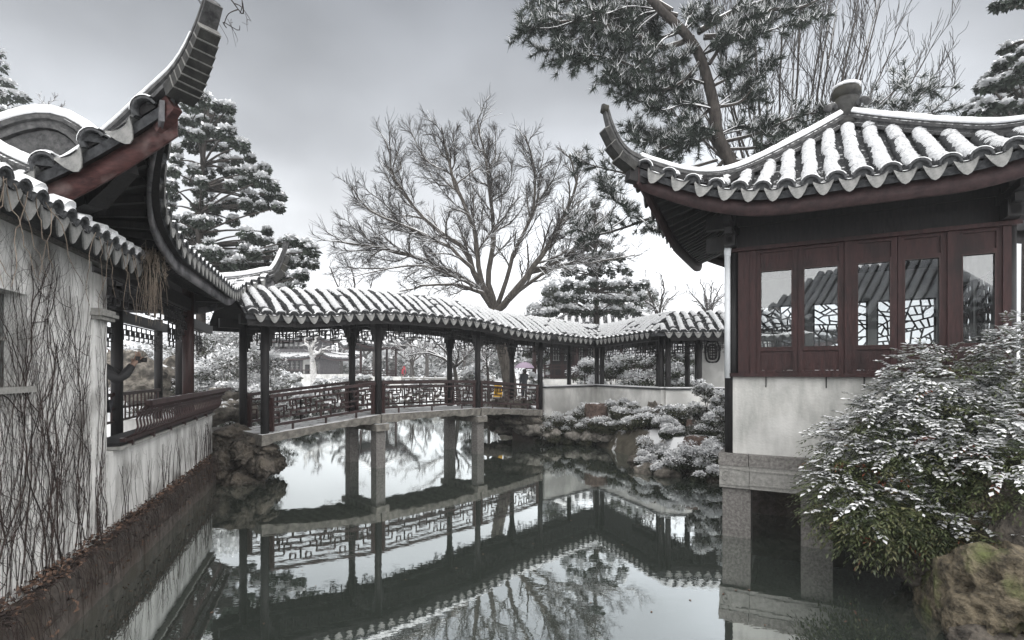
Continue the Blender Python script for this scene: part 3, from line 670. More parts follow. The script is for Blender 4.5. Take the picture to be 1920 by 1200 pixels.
def hang_lattice(parent, F, u0, u1, v, ztop, mats):
    mb = MB(); n = max(2, int(round((u1 - u0) / 0.30))); sx = (u1 - u0) / n; b = 0.022
    def ln(ua, za, uc, zc): mb.beam(F(ua, v, ztop(ua) - za * 1.3), F(uc, v, ztop(uc) - zc * 1.3), b, b)
    ln(u0, 0.01, u1, 0.01)
    for k in range(n):
        a = u0 + k * sx; c = a + sx; m = (a + c) / 2; e = 1 if min(k, n - 1 - k) < max(1, n // 5) else 0
        ln(a, 0.09, c, 0.09); ln(a, 0.0, a, 0.18 + .1 * e); ln(m, 0.09, m, 0.24)
        ln(m - sx * .3, 0.17, c - sx * .1, 0.17); ln(m - sx * .3, 0.17, m - sx * .3, 0.09); ln(a, 0.24, m, 0.24)
        if e: ln(a, 0.28, c, 0.28); ln(a, 0.36, m, 0.36); ln(a + sx * .25, 0.24, a + sx * .25, 0.36); ln(c, .18, c, .28)
    return mb.build('hanging_lattice', mats, parent)
def corbel(parent, F, u, v, ztop, sgn, mats):
    mb = MB()
    for k, (l, z, hh) in enumerate(((0.20, 0.07, 0.14), (0.14, 0.22, 0.16), (0.085, 0.37, 0.15), (0.045, 0.49, 0.10))):
        mb.beam(F(u, v, ztop - z), F(u + sgn * (0.06 + l), v, ztop - z), 0.05, hh - 0.004)
    return mb.build('corbel', mats, parent)

br = node('roof', BR)
us_b = np.arange(-0.42, 8.66, 0.272)
corridor_roof(br, B, BD, us_b, [], 500, True, (-0.55, 8.72), zeave)
uu = np.linspace(-0.5, 8.7, 40)
for v in (-0.44, WID + 0.44): strip(br, 'fascia_board', B, uu, v, lambda u: zeave(u) - 0.20, lambda u: zeave(u) - 0.06, 0.03, [WOOD_DARK])
for u in np.arange(-0.3, 8.7, 0.24):
    MB().beam(B(u, -0.42, zeave(u) - 0.11 + .02), B(u, 0.1, zeave(u) + prof(0.1) - 0.12), 0.05, 0.06).build('rafter', [WOOD_DARK], br)
cols_u = (0.0, 2.69, 5.94, 8.63)
for v in (0.0, WID): strip(BR, 'eave_beam', B, uu, v, lambda u: zeave(u) - 0.14, lambda u: zeave(u) + 0.06, 0.12, [WOOD_DARK])
for u in cols_u:
    for v in (0.0, WID):
        zb = zdeck(u) - (0.14 if v == 0 else 0.0)
        MB().tube([B(u, v, zb), B(u, v, zeave(u))], 0.085, 10).build('column', [WOOD_DARK], BR, True)
        for sg in (-1, 1):
            if (u == 0 and sg < 0): continue
            corbel(BR, B, u, v, zeave(u) - 0.14, sg, [WOOD_DARK])
    MB().beam(B(u, 0, zeave(u) + 0.02), B(u, WID, zeave(u) + 0.02), 0.12, 0.15).build('cross_beam', [WOOD_DARK], BR)
for i in range(3):
    u0, u1 = cols_u[i], cols_u[i + 1]
    # stone deck slab with uneven underside and broken edge
    g = np.random.default_rng(40 + i); uu2 = np.linspace(u0 + (0.02 if i else -0.12), u1 - 0.02, 22); G = []
    for u in uu2:
        z = zdeck(u); t = 0.19 + 0.05 * g.random() - 0.05 * math.sin(math.pi * (u - u0) / (u1 - u0)); e = 0.012 * g.standard_normal(4)
        G.append([B(u, -0.16 + e[0], z), B(u, WID + 0.16 + e[1], z), B(u, WID + 0.13 + e[2], z - t), B(u, -0.13 + e[3], z - t)])
    G = np.array(G); mb = MB().grid(G, 0, closed=True); mb.add(G[0], [(0, 1, 2, 3)]); mb.add(G[-1], [(3, 2, 1, 0)])
    mb.build('deck_slab', [STONE_DECK], BR)
    for v in (0.0, WID):
        rl = node('railing', BR); a, b = u0 + 0.09, u1 - 0.09
        zb = zdeck
        for nm, z, hh, th in (('handrail', 0.765, 0.07, 0.085), ('middle_rail', 0.64, 0.04, 0.045), ('bottom_rail', 0.15, 0.055, 0.055)):
            MB().beam(B(a, v, zb(a) + z), B(b, v, zb(b) + z), th, hh).build(nm, [RAIL], rl)
        for u in (a + 0.05, b - 0.05): MB().beam(B(u, v, zb(u) + 0.02), B(u, v, zb(u) + 0.73), 0.085, 0.085).build('newel_post', [WOOD_RED], rl)
        fret_panel('lattice_panel', rl, B, a + 0.09, b - 0.09, v, lambda u: zb(u) + 0.18, 0.45, 0.62, 0.030, [RAIL])
        for u in np.linspace(a + 0.5, b - 0.5, 3): MB().beam(B(u, v, zb(u)), B(u, v, zb(u) + 0.13), 0.04, 0.04).build('rail_foot', [RAIL], rl)
        hang_lattice(BR, B, u0 + 0.30, u1 - 0.30, v, lambda u: zeave(u) - 0.15, [WOOD_DARK])
for u in (2.69, 5.94):
    for v in (0.0, WID): MB().beam(B(u, v, -1.0), B(u, v, zdeck(u) - 0.40), 0.25, 0.25, up=(0.7, 0.7, 0)).build('stone_pier', [STONE], BR)
    MB().beam(B(u, -0.22, zdeck(u) - 0.315), B(u, WID + 0.22, zdeck(u) - 0.315), 0.36, 0.17).build('pier_cap', [STONE_DECK], BR)
MB().beam(B(8.85, 0.3, 0.45), B(8.85, WID + .1, 0.45), 0.2, 1.1).build('abutment', [STONE_WET], BR)
MB().beam(B(0.0, 0.25, 0.2), B(0.0, WID + .1, 0.2), 0.2, 1.2).build('abutment', [STONE_WET], BR)

KW = A(3.12, 19.5, 0); QW = A(4.47, 15.7, 0)
CR = thing('covered_corridor', 'covered corridor on a low white wall with snow-covered roof turning at a valley', 'corridor', tuple(KW))
d2 = nrm(QW - KW); f2 = A(d2[1], -d2[0], 0); f2 = f2 if f2[0] < 0 else -f2; d3 = nrm(A(1, -0.06, 0)); f3 = A(d3[1], -d3[0], 0); f1 = -BB
K0 = A(0, 0, 0); Q0 = QW - KW; UK = float((KW - BO) @ BD)
def C1(u, v, z): return BO - KW + B(u, v, z)
def C2(u, v, z): return d2 * u - f2 * v + A(0, 0, z)
def C3(u, v, z): return Q0 + d3 * u - f3 * v + A(0, 0, z)
L2 = float(np.linalg.norm(Q0)); nK = f1 - f2; nQ = f2 - f3
cr_ = node('roof', CR); ze2 = lambda u: zeave(UK) + 0.05 * u / L2; ze3 = lambda u: zeave(UK) + 0.05
corridor_roof(cr_, C1, BD, np.arange(us_b[-1] + 0.272, UK + 3.5, 0.272), [(K0, -nK)], 700, True, (8.72, UK + 3.5), zeave)
corridor_roof(cr_, C2, d2, np.arange(-3.2, L2 + 2.2, 0.272), [(K0, nK), (Q0, nQ)], 800, True, (-3.4, L2 + 2.2), ze2)
corridor_roof(cr_, C3, d3, np.arange(-1.2, 3.6, 0.272), [(Q0, -nQ)], 900, True, (-1.2, 3.7), ze3)
for F, a, b, zf in ((C1, 8.75, UK - 0.1, zeave), (C2, 0.35, L2 - 0.05, ze2), (C3, 0.1, 3.5, ze3)):
    uu = np.linspace(a, b, 16)
    strip(cr_, 'fascia_board', F, np.linspace(a, b - (0.25 if F is not C3 else 0), 16) if F is C1 else uu, -0.44, lambda u: zf(u) - 0.20, lambda u: zf(u) - 0.06, 0.03, [WOOD_DARK])
    for v in (0.0, WID): strip(CR, 'eave_beam', F, uu, v, lambda u: zf(u) - 0.15, lambda u: zf(u) + 0.04, 0.11, [WOOD_DARK])
    for u in np.arange(a + .2, b - .2, 0.3):
        MB().beam(F(u, -0.42, zf(u) - 0.11 + .02), F(u, 0.1, zf(u) + prof(0.1) - 0.12), 0.05, 0.06).build('rafter', [WOOD_DARK], cr_)
    uc = {0: (UK - 0.02,), 1: (0.35, L2 - 0.12), 2: (0.12, 1.02, 1.85, 3.3)}[[C1, C2, C3].index(F)]
    for u in uc:
        for v in (0.0, WID):
            if (F is C2 and u < 1 and v > 0) or (F is C3 and u > 1.5 and v > 0): continue
            MB().tube([F(u, v, 0.75), F(u, v, zf(u))], 0.082, 10).build('column', [WOOD_DARK], CR, True)
    for v in (0.0, WID): hang_lattice(CR, F, a + 0.15, b - 0.15, v, lambda u: zf(u) - 0.16, [WOOD_DARK])
for F, a, b in ((C1, 8.74, UK + 0.02), (C2, 0.14, L2), (C3, 0.04, 2.2)):
    MB().beam(F(a, 0, 0.98), F(b, 0, 0.98), 0.20, 1.66).build('low_wall', [PLASTER], CR)
    MB().beam(F(a, 0, 1.84), F(b, 0, 1.84), 0.28, 0.055).build('wall_coping', [TILE], CR)
    MB().beam(F(a, 0, 1.885), F(b, 0, 1.885), 0.22, 0.03).build('coping_snow', [SNOW], CR)
MB().beam(C3(1.28, WID + 0.06, 2.1), C3(3.6, WID + 0.06, 2.1), 0.14, 2.7).build('end_wall', [PLASTER], CR)
mb = MB(); cx_, cz_ = 1.80, 2.98
ov = [(math.copysign(abs(math.cos(t)) ** .55, math.cos(t)) * .22, math.copysign(abs(math.sin(t)) ** .75, math.sin(t)) * .33) for t in np.linspace(0, 2 * math.pi, 25)]
mb.tube([C3(cx_ + a, WID - 0.03, cz_ + b) for a, b in ov], 0.028, 6); fr_ = mb.build('oval_window_frame', [WOOD_DARK], CR, True)
mb = MB()
for k in (-0.08, 0, 0.08): mb.beam(C3(cx_ + k, WID - 0.03, cz_ - 0.22), C3(cx_ + k, WID - 0.03, cz_ + 0.22), 0.02, 0.03)
for z in (-0.2, -0.12, -0.04, 0.04, 0.12, 0.2): mb.beam(C3(cx_ - 0.1, WID - 0.03, cz_ + z), C3(cx_ + 0.1, WID - 0.03, cz_ + z), 0.02, 0.03)
mb.tube([C3(cx_ + a * .62, WID - 0.03, cz_ + b * .74) for a, b in ov], 0.022, 5)
mb.build('oval_lattice', [WOOD_DARK], fr_)
# ------------------------------------------------------------------ left: veranda pavilion, vine-covered wall, plinth; local X along the wall away from us, Y west
LO = A(-4.583, 6.0, 0); LX = nrm(A(-0.348, 1, 0)); LY = A(-LX[1], LX[0], 0); LRZ = math.atan2(LX[1], LX[0])
def tol(p): p = np.asarray(p, float) - LO; return A(p @ LX, p @ LY, p[2])
def low(X, Y, z): return LO + LX * X + LY * Y + A(0, 0, z)
VP = thing('veranda_pavilion', 'open dark veranda pavilion with tall upswept ridge horn and curved bench railing', 'pavilion', tuple(LO), LRZ)
vr = node('roof', VP)
lr_ = HipRoof(2.15, 1.05, 3.86, 1.75, 3.80, 0.78, p=1.45, lift=0.78, lr=2.2, lq=1.7, flare=0.50, fr=1.35, kx=2.0)
lr_.deck(vr, nu=60)
lr_.rows(vr, 'S', 0.25, 0.085, 0.025, seed=1100, tile=0.13)
lr_.rows(vr, 'W', 0.25, 0.095, 0.03, seed=1200, tile=0.13)
lr_.rows(vr, 'E', 0.25, 0.085, 0.035, seed=1300, tile=0.25)
lr_.rows(vr, 'N', 0.25, 0.085, 0.035, seed=1400, tile=0.4, eave=False)
lr_.fascia(vr, 'S', 0.17, mats=[FASCIA_GREY]); lr_.fascia(vr, 'W', 0.24, mats=[FASCIA_OLD])['label'] = 'peeling red painted fascia board under the near eave'
lr_.fascia(vr, 'E', 0.17, mats=[FASCIA_GREY]); lr_.fascia(vr, 'N', 0.17)
lr_.rafters(vr, 'S', 0.95, 0.2, drop=0.10); lr_.rafters(vr, 'W', 1.5, 0.2, drop=0.10, v0=0.2)
# near corner horn (the big one), far corner horn, hidden back corners
Pn = lr_.hip('S', -1)[::-1] + A(0, 0, 0.03)
corner_horn(vr, Pn, tol(at(402, 8, 3.95)), 0.22, 0.22, blocks=8, snow=0.035, ctrl=Pn[-1] + nrm(Pn[-1] - Pn[-5]) * 0.30, wend=0.52, knob=False, seed=5, upto=0.93)
Pf = lr_.hip('S', 1)[::-1] + A(0, 0, 0.03)
corner_horn(vr, Pf, tol(at(541, 455, 12.7)), 0.26, 0.26, blocks=3, snow=0.05, ctrl=tol(at(527, 512, 12.6)), wend=0.4, knob=False, seed=6, upto=0.97)
for sg in (-1, 1):
    P = lr_.hip('N', sg)[::-1] + A(0, 0, 0.03); c = P[-1]; d = nrm((P[-1] - P[0]) * A(1, 1, 0))
    corner_horn(vr, P, c + d * 0.6 + A(0, 0, 0.8), 0.26, 0.26, blocks=3, ctrl=c + d * 0.45 + A(0, 0, .1), knob=False)
for P in (Pn, Pf):
    MB().beam(P[-4] - A(0, 0, 0.24), P[-7] - A(0, 0, 0.28), 0.12, 0.16, w1=.16, h1=.22).beam(P[-7] - A(0, 0, .26), P[-14] - A(0, 0, 0.3), 0.16, 0.22).build('hip_rafter', [WOOD_DARK], vr)
# carved end of the corner rafter under the near horn
c = Pn[-1]; d = nrm((Pn[-1] - Pn[-4]) * A(1, 1, 0))
MB().beam(c - d * 0.22 - A(0, 0, 0.25), c - d * 0.02 - A(0, 0, 0.08), 0.08, 0.14, w1=0.07, h1=0.20).build('corner_rafter_end', [FASCIA_OLD], vr)
# upper rolled gable
def gab(Y): return float(np.interp(Y, [.58, .63, .70, .80, .92, 1.05, 1.25, 1.55, 2.2], [4.95, 5.12, 5.27, 5.38, 5.44, 5.45, 5.38, 5.2, 4.75]))
Ys = np.linspace(0.58, 2.2, 40); T = np.array([[(X, Y, gab(Y)) for Y in Ys] for X in (1.25, 1.9, 2.6)])
mb = MB().grid(T, 0); Bt = T.copy(); Bt[..., 2] = 4.2; mb.grid(np.stack([T[:, 0], Bt[:, 0]], 0), 1)
mb.grid(np.stack([T[0], Bt[0]], 0), 1); mb.grid(np.stack([T[-1], Bt[-1]], 0), 1)
mb.build('gable_body', [TROUGH, RIDGE], vr, True)
for i, X in enumerate(np.arange(1.75, 2.5, 0.25)):
    tile_row([(X, Y, gab(Y) + 0.03) for Y in Ys], (1, 0, 0), 0.085, 0.05, 0.16, seed=1500 + i).build('tile_row', [TILE, ROOFSNOW], vr, True)
for X in (1.38, 2.45): sweep_ridge('gable_ridge', [(X, Y, gab(Y) + 0.02) for Y in Ys], 0.34, 0.26, vr, 0.08, plumb=0.0)
# columns, beams, lattices
for X, Y, r in ((-0.45, 0.2, .1), (4.40, 0.12, .1), (4.7, 1.35, .1), (7.5, 0.97, .085), (7.7, 1.45, .09), (1.3, 1.9, .1)):
    MB().tube([(X, Y, 0.9), (X, Y, 3.95 if X < 7 else 3.6)], r, 12).build('column', [WOOD_DARK if X != 4.40 else WOOD_RED], VP, True)
for (a, b, z, h) in (((-.7, .12), (4.9, .12), 3.62, .22), ((4.4, 0.24), (4.4, 2.4), 3.58, .2), ((-.4, 1.95), (5.2, 1.95), 3.62, .22), ((4.4, 0.45), (8.2, 0.45), 3.42, .2), ((4.6, 1.4), (8.2, 1.4), 3.42, .2), ((-.45, .3), (-.45, 2.4), 3.58, .2), ((1.2, 1.35), (4.6, 1.35), 3.36, .16)):
    MB().beam((*a, z), (*b, z), 0.13, h).build('beam', [WOOD_DARK], VP)
fl = lambda u, v, z: A(u, v, z)
hang_lattice(VP, fl, 0.1, 4.25, 0.12, lambda u: 3.50, [WOOD_DARK])
hang_lattice(VP, fl, 1.3, 4.55, 1.37, lambda u: 3.27, [WOOD_DARK])
hang_lattice(VP, fl, 4.8, 7.6, 1.42, lambda u: 3.30, [WOOD_DARK])
hang_lattice(VP, fl, 4.5, 7.4, 0.47, lambda u: 3.30, [WOOD_DARK])
MB().box((2.6, 1.2, 0.95), (6.3, 2.2, 0.14)).build('floor_slab', [STONE], VP)
MB().box((7.3, 1.0, 0.82), (2.6, 1.6, 0.14)).build('floor_slab', [STONE], VP)
# curved bench railing over the water
bn = node('bench_railing', VP); x0, x1 = 0.16, 5.55
MB().beam((x0, 0.08, 1.50), (x1, 0.08, 1.50), 0.34, 0.05).build('seat_board', [WOOD_DARK], bn)
MB().beam((x0, -0.12, 1.555), (x1, -0.12, 1.555), 0.06, 0.045).build('bottom_rail', [RAIL], bn)
MB().beam((x0, -0.29, 1.87), (x1 + .03, -0.29, 1.87), 0.035, 0.035).build('middle_rail', [RAIL], bn)
MB().beam((x0, -0.385, 1.985), (x1 + 0.12, -0.385, 1.985), 0.075, 0.06).build('handrail', [RAIL], bn)
pf = [(0.0, 1.57), (-0.10, 1.62), (-0.135, 1.70), (-0.12, 1.79), (-0.15, 1.86), (-0.235, 1.96)]
bal = MB().tube([(0, -0.13 + a * 0.95, z) for a, z in pf], 0.012, 5).mesh('baluster', [RAIL], True)
for i, x in enumerate(np.arange(x0 + 0.06, x1, 0.125)): put('baluster', bal, bn, Matrix.Translation((x, 0, 0)))
for x in np.arange(x0 + 0.3, x1, 0.85): MB().box((x, -0.12, 1.50), (0.05, 0.05, 0.07)).build('rail_foot', [RAIL], bn)
MB().beam((x0 - .02, 0.02, 1.465), (x1 + .02, 0.02, 1.465), 0.30, 0.035).build('stone_sill', [STONE_L], VP)
# railing on the far side of the veranda
b2 = node('back_railing', VP)
for z, t in ((1.92, .06), (1.66, .04), (1.42, .04)): MB().beam((1.4, 1.36, z), (7.6, 1.40, z), t, t).build('rail', [WOOD_RED], b2)
for x in np.arange(1.6, 7.6, 0.24): MB().beam((x, 1.37, 1.42), (x, 1.37, 1.9), 0.025, 0.025, up=(1, 0, 0)).build('rail_bar', [WOOD_RED], b2)

# vine-covered wall with its tile coping
GW = thing('garden_wall', 'tall stained white wall laced with bare vines under a snowy tile coping', 'wall', tuple(LO), LRZ)
wx0 = -3.2
mb = MB()
mb.box(((wx0 - 2.75) / 2, 0.17, 2.0), (-2.75 - wx0, 0.34, 3.1)).box((-0.95 - 0.15, 0.17, 2.0), (1.1, 0.34, 3.1))
mb.box((-2.20, 0.17, 1.32), (1.10, 0.34, 1.74)).box((-2.20, 0.17, 3.27), (1.10, 0.34, 0.56)); mb.box((-0.45, 0.17, 2.0), (0.2, 0.34, 3.1))
mb.build('wall_face', [PLASTER_OLD], GW)
MB().box((-2.20, 0.20, 2.59), (1.09, 0.10, 0.80)).build('window_slab', [SLAB_GREY], GW)
MB().box((-2.20, 0.05, 2.205), (1.18, 0.20, 0.05)).build('window_sill', [STONE_L], GW)
MB().box((-2.20, 0.14, 2.62), (1.08, 0.03, 0.03)).build('slab_joint', [STONE_L], GW)
MB().box((-0.17, 0.165, 1.93), (0.34, 0.37, 2.96)).build('end_pilaster', [PLASTER_OLD], GW)
for z, g_ in ((2.93, 0.03), (2.97, 0.06), (3.01, 0.035)): MB().box((-0.17, 0.15, z), (0.34 + 2 * g_, 0.42 + 2 * g_, 0.037)).build('pilaster_moulding', [STONE_L], GW)
MB().box((-1.55, 0.17, 3.56), (3.3, 0.44, 0.08)).build('coping_course', [STONE], GW)
cp = node('coping', GW)
MB().add([(wx0, -0.34, 3.55), (0.1, -0.34, 3.55), (0.1, 0.17, 3.80), (wx0, 0.17, 3.80), (0.1, 0.68, 3.55), (wx0, 0.68, 3.55)], [(0, 1, 2, 3), (3, 2, 4, 5), (0, 5, 4, 1)]).build('coping_bed', [TROUGH], cp)
for i, X in enumerate(np.arange(wx0 + 0.1, 0.15, 0.235)):
    P = [(X, Y, 3.58 + 0.24 * (1 - abs((Y - 0.17) / 0.53) ** 1.2)) for Y in np.linspace(-0.36, 0.70, 14)]
    tile_row(P, (1, 0, 0), 0.085, 0.065, 0.15, seed=1600 + i).build('tile_row', [TILE, SNOW], cp, True)
    put('edge_tile', EDGE_ME, cp, MM((X, -0.37, 3.575), (-1, 0, 0), (0, -1, -0.25), (0, -0.25, 1)))
    put('drip_tile', DRIP_ME, cp, MM((X + 0.117, -0.38, 3.55), (-1, 0, 0), (0, -1, -0.2), (0, -0.2, 1)))
sweep_ridge('coping_ridge', [(x, 0.17, 3.80) for x in np.linspace(wx0, 0.05, 12)], 0.24, 0.14, cp, 0.07)
# round ornament at the end of the coping, turned to the water
oc = A(0.05, -0.46, 3.55); mb = MB()
ring = [oc + A(0.04 * math.sin(t), 0, 0) + A(0.15 * math.cos(t), -0.03, 0.15 * math.sin(t)) for t in np.linspace(0, 2 * math.pi, 22)]
mb.tube(ring, 0.028, 6)
for k in range(6):
    t = k * math.pi / 3; mb.tube([oc + A(0.02 * math.cos(t), -0.03, 0.02 * math.sin(t)), oc + A(0.085 * math.cos(t), -0.07, 0.085 * math.sin(t)), oc + A(0.14 * math.cos(t), -0.03, 0.14 * math.sin(t))], [0.02, 0.035, 0.018], 6)
R90 = A(0, 0.06, 0)
mb.tube([oc, oc + R90 * 4], 0.145, 16); mb.build('coping_rosette', [HORN], GW, True)
# dado wall below the bench
MB().box((2.92, 0.10, 0.95), (5.8, 0.26, 0.98)).build('dado_wall', [PLASTER_OLD], GW)
MB().box((5.9, 0.9, 0.9), (0.26, 1.4, 0.9)).build('return_wall', [PLASTER_OLD], GW)

# stone plinth: separate blocks
PL = thing('stone_plinth', 'dark wet stone plinth at the foot of the vine-covered wall, strewn with dead leaves', 'plinth', tuple(LO), LRZ)
g = np.random.default_rng(5); X = -4.2
while X < 5.9:
    Lb = g.uniform(0.75, 1.25)
    for z0, z1, pr in ((-0.75, 0.20, 0.0), (0.206, 0.50, 0.035)):
        x1_ = min(X + Lb, 6.0); nx, nz = 6, 4; ya = -0.16 + pr + g.uniform(-.012, .012)
        G = np.array([[(x, ya + 0.012 * g.standard_normal(), z) for z in np.linspace(z0, z1, nz)] for x in np.linspace(X + 0.006, x1_ - 0.006, nx)])
        mb = MB().grid(G, 0, flip=True); top = np.array([[G[i, -1] + A(0, q, 0.008 * g.standard_normal()) for q in (0, 0.12, 0.33)] for i in range(nx)]); mb.grid(top, 0, flip=True)
        mb.add([G[0, 0], G[0, -1], G[0, -1] + A(0, .33, 0), G[0, 0] + A(0, .33, 0)], [(0, 1, 2, 3)]); mb.add([G[-1, 0], G[-1, -1], G[-1, -1] + A(0, .33, 0), G[-1, 0] + A(0, .33, 0)], [(3, 2, 1, 0)])
        mb.build('stone_block', [STONE_WET], PL, False)
    X += Lb

# ---- vines
def seg_prisms(P0, P1, R0, R1, n=3):
    """vectorised thin prisms between P0 and P1; returns V, F(quads)"""
    P0 = np.asarray(P0, float); P1 = np.asarray(P1, float); R0 = np.asarray(R0, float); R1 = np.asarray(R1, float)
    T = P1 - P0; T /= np.linalg.norm(T, axis=1)[:, None] + 1e-9
    ref = np.where(np.abs(T[:, 2:3]) < 0.9, A(0, 0, 1)[None], A(1, 0, 0)[None])
    E1 = np.cross(T, ref); E1 /= np.linalg.norm(E1, axis=1)[:, None] + 1e-9; E2 = np.cross(E1, T)
    a = np.arange(n) * 2 * math.pi / n + math.pi / 2; m = len(P0); V = np.empty((m, 2 * n, 3))
    for k in range(n):
        o = math.cos(a[k]) * E1 + math.sin(a[k]) * E2; V[:, k] = P0 + o * R0[:, None]; V[:, n + k] = P1 + o * R1[:, None]
    F = np.array([[k, (k + 1) % n, n + (k + 1) % n, n + k] for k in range(n)]); F = (np.arange(m)[:, None, None] * 2 * n + F[None]).reshape(-1, 4)
    return V.reshape(-1, 3), F
class Segs:
    def __init__(s): s.a = []; s.b = []; s.r = []; s.q = []
    def path(s, P, r0, r1):
        P = np.asarray(P, float); n = len(P); r = np.linspace(r0, r1, n)
        s.a.append(P[:-1]); s.b.append(P[1:] + (P[1:] - P[:-1]) * 0.04); s.r.append(r[:-1]); s.q.append(r[1:])
    def arrays(s): return np.vstack(s.a), np.vstack(s.b), np.concatenate(s.r), np.concatenate(s.q)
    def build(s, name, mats, parent=None, n=3, kind=None, smooth=True):
        V, F = seg_prisms(*s.arrays(), n); return np_mesh(name, V, F, mats, parent=parent, smooth=smooth, kind=kind)
def vine_field(x0, x1, z0, z1, count, y, seed, lean=0.5, zmin=.0, xlim=None):
    g = np.random.default_rng(seed); S = Segs()
    def grow(x, z, ang, ln, r, depth):
        pts = [(x, y - r, z)]; n = max(3, int(ln / 0.07))
        for i in range(n):
            ang += g.normal(0, 0.17) - 0.10 * ang; x += 0.07 * math.sin(ang); z += 0.07 * math.cos(ang)
            if z > z1 or z < zmin or x < xlim[0] or x > xlim[1]: break
            pts.append((x, y - r - 0.004 * g.random(), z))
            if depth < 3 and g.random() < 0.13: grow(x, z, ang + g.choice([-1, 1]) * g.uniform(.4, 1.5), ln * g.uniform(.2, .5), r * .6, depth + 1)
        if len(pts) > 2: S.path(pts, r, r * 0.5)
    for k in range(count):
        grow(g.uniform(x0, x1), z0 + g.uniform(0, .12), g.normal(0, .2), g.uniform(.5, 1.0) ** 0.7 * (z1 - z0), (0.0016 + 0.004 * g.random() ** 3) if k % 16 else g.uniform(.005, .008), 0)
    return S
CV = thing('climbing_vine', 'leafless dark vine stems climbing all over the tall white wall', 'vine', tuple(low(0, 0, 0.5)), LRZ)
for (a, b, n, sd) in ((-3.2, -0.36, 120, 1), (-0.34, 0.0, 26, 2)):
    S = vine_field(a, b, 0.0, 3.0, n, -0.002 if n > 50 else -0.022, sd, xlim=(a, b)); S.build('stems', [VINE], CV)
CV2 = thing('climbing_vine', 'sparse vine stems creeping over the low white wall below the bench', 'vine', tuple(low(0, 0, 0.5)), LRZ)
vine_field(0.05, 5.8, 0.0, 0.85, 75, -0.032, 3, xlim=(0.03, 5.8)).build('stems', [VINE], CV2)
g = np.random.default_rng(9)
# hanging roots and the tangle around the coping end
S = Segs(); c = oc
for k in range(260):
    p = c + A(g.uniform(-.25, .16), g.uniform(-.1, .06), g.uniform(-.02, .18)); L = g.uniform(0.15, 0.75) if k > 170 else 0.25; pts = [p]; a = g.uniform(0, 6.28)
    for i in range(9):
        a += g.normal(0, 1.0 if k < 170 else .35); dz = -L / 9 if k > 170 else g.normal(0, .03)
        p = p + A(0.028 * math.cos(a) * (1 if k < 170 else .5), 0.012 * math.sin(a * 1.3), dz); pts.append(p)
    S.path(pts, 0.0032, 0.0016)
o = S.build('root_tangle', [VINE_L], None); o.location = LO; o.rotation_euler = (0, 0, LRZ); tag(o, 'pale tangle of dry roots hanging round the round coping end', 'vine')
S = Segs()
for k in range(18):
    X_ = g.uniform(-3.1, -0.3); p = A(X_, -0.40, 3.6); pts = [p]; a = g.uniform(0, 6.28)
    for i in range(9):
        a += g.normal(0, .6); p = p + A(0.04 * math.cos(a), -0.005 + 0.01 * g.normal(), -g.uniform(.02, .12)); pts.append(p)
    S.path(pts, 0.0045, 0.002)
o = S.build('hanging_creeper', [VINE_L], None); o.location = LO; o.rotation_euler = (0, 0, LRZ); tag(o, 'thin pale creepers dangling from the eave of the wall coping', 'vine')
# leaf litter on the plinth
def leaf_cards(C, D, Nn, Lg, Wd, fold=0.0):
    """leaves: diamond quads centred at C, along D, width across; vectorised"""
    D = D / (np.linalg.norm(D, axis=1)[:, None] + 1e-9); W = np.cross(D, Nn); W /= np.linalg.norm(W, axis=1)[:, None] + 1e-9
    m = len(C); V = np.empty((m, 4, 3)); Lg = np.broadcast_to(Lg, (m,))[:, None]; Wd = np.broadcast_to(Wd, (m,))[:, None]
    up = np.cross(W, D)
    V[:, 0] = C - D * Lg / 2; V[:, 1] = C + W * Wd / 2 + D * Lg * 0.05 + up * fold * Wd; V[:, 2] = C + D * Lg / 2; V[:, 3] = C - W * Wd / 2 + D * Lg * 0.05 + up * fold * Wd
    return V.reshape(-1, 3), np.arange(m * 4).reshape(m, 4)
m_ = 5200; X_ = g.uniform(-3.6, 5.7, m_); den = 0.5 + 0.5 * np.sin(X_ * 2.3) * np.sin(X_ * .9 + 1); keep = g.random(m_) < 0.25 + 0.75 * den; X_ = X_[keep]; m_ = len(X_)
t_ = g.random(m_) ** 1.6; C = np.stack([X_, -0.005 - 0.16 * t_, 0.515 + 0.10 * (1 - t_) * g.random(m_) + 0.02 * g.random(m_)], 1)
fall = g.random(m_) < 0.10; C[fall, 1] = -0.165; C[fall, 2] = g.uniform(0.1, 0.5, fall.sum())
V, F = leaf_cards(C, g.normal(size=(m_, 3)) * A(1, 1, .4), g.normal(size=(m_, 3)) * A(.5, .5, .6) + A(0, 0, .8), g.uniform(.03, .075, m_), g.uniform(.016, .04, m_), 0.3)
o = np_mesh('dead_leaves', V, F, [DEADLEAF, VINE], (g.random(m_) < 0.4).astype(int), kind='stuff'); o.location = LO; o.rotation_euler = (0, 0, LRZ)
tag(o, 'drift of brown dead leaves lying along the stone plinth', 'leaves')
S = Segs()
for k in range(420):                                   # dry grassy stems tumbling over the plinth edge
    X_ = g.uniform(-3.4, 5.6); p = A(X_, -0.03 - 0.1 * g.random(), 0.5); pts = [p]; dx = g.normal(0, .03)
    for i in range(7):
        p = p + A(dx + g.normal(0, .02), -0.028 * (1.4 - i * .2), 0.035 * (1.6 - i) * g.uniform(.4, 1.2)); p[1] = min(p[1], -0.17 if p[2] < .49 else p[1]); pts.append(p)
    S.path(pts, 0.0032, 0.0016)
o = S.build('dry_grass', [VINE], None, kind='stuff'); o.location = LO; o.rotation_euler = (0, 0, LRZ); tag(o, 'dry brown stems and roots trailing over the plinth edge', 'dry grass')
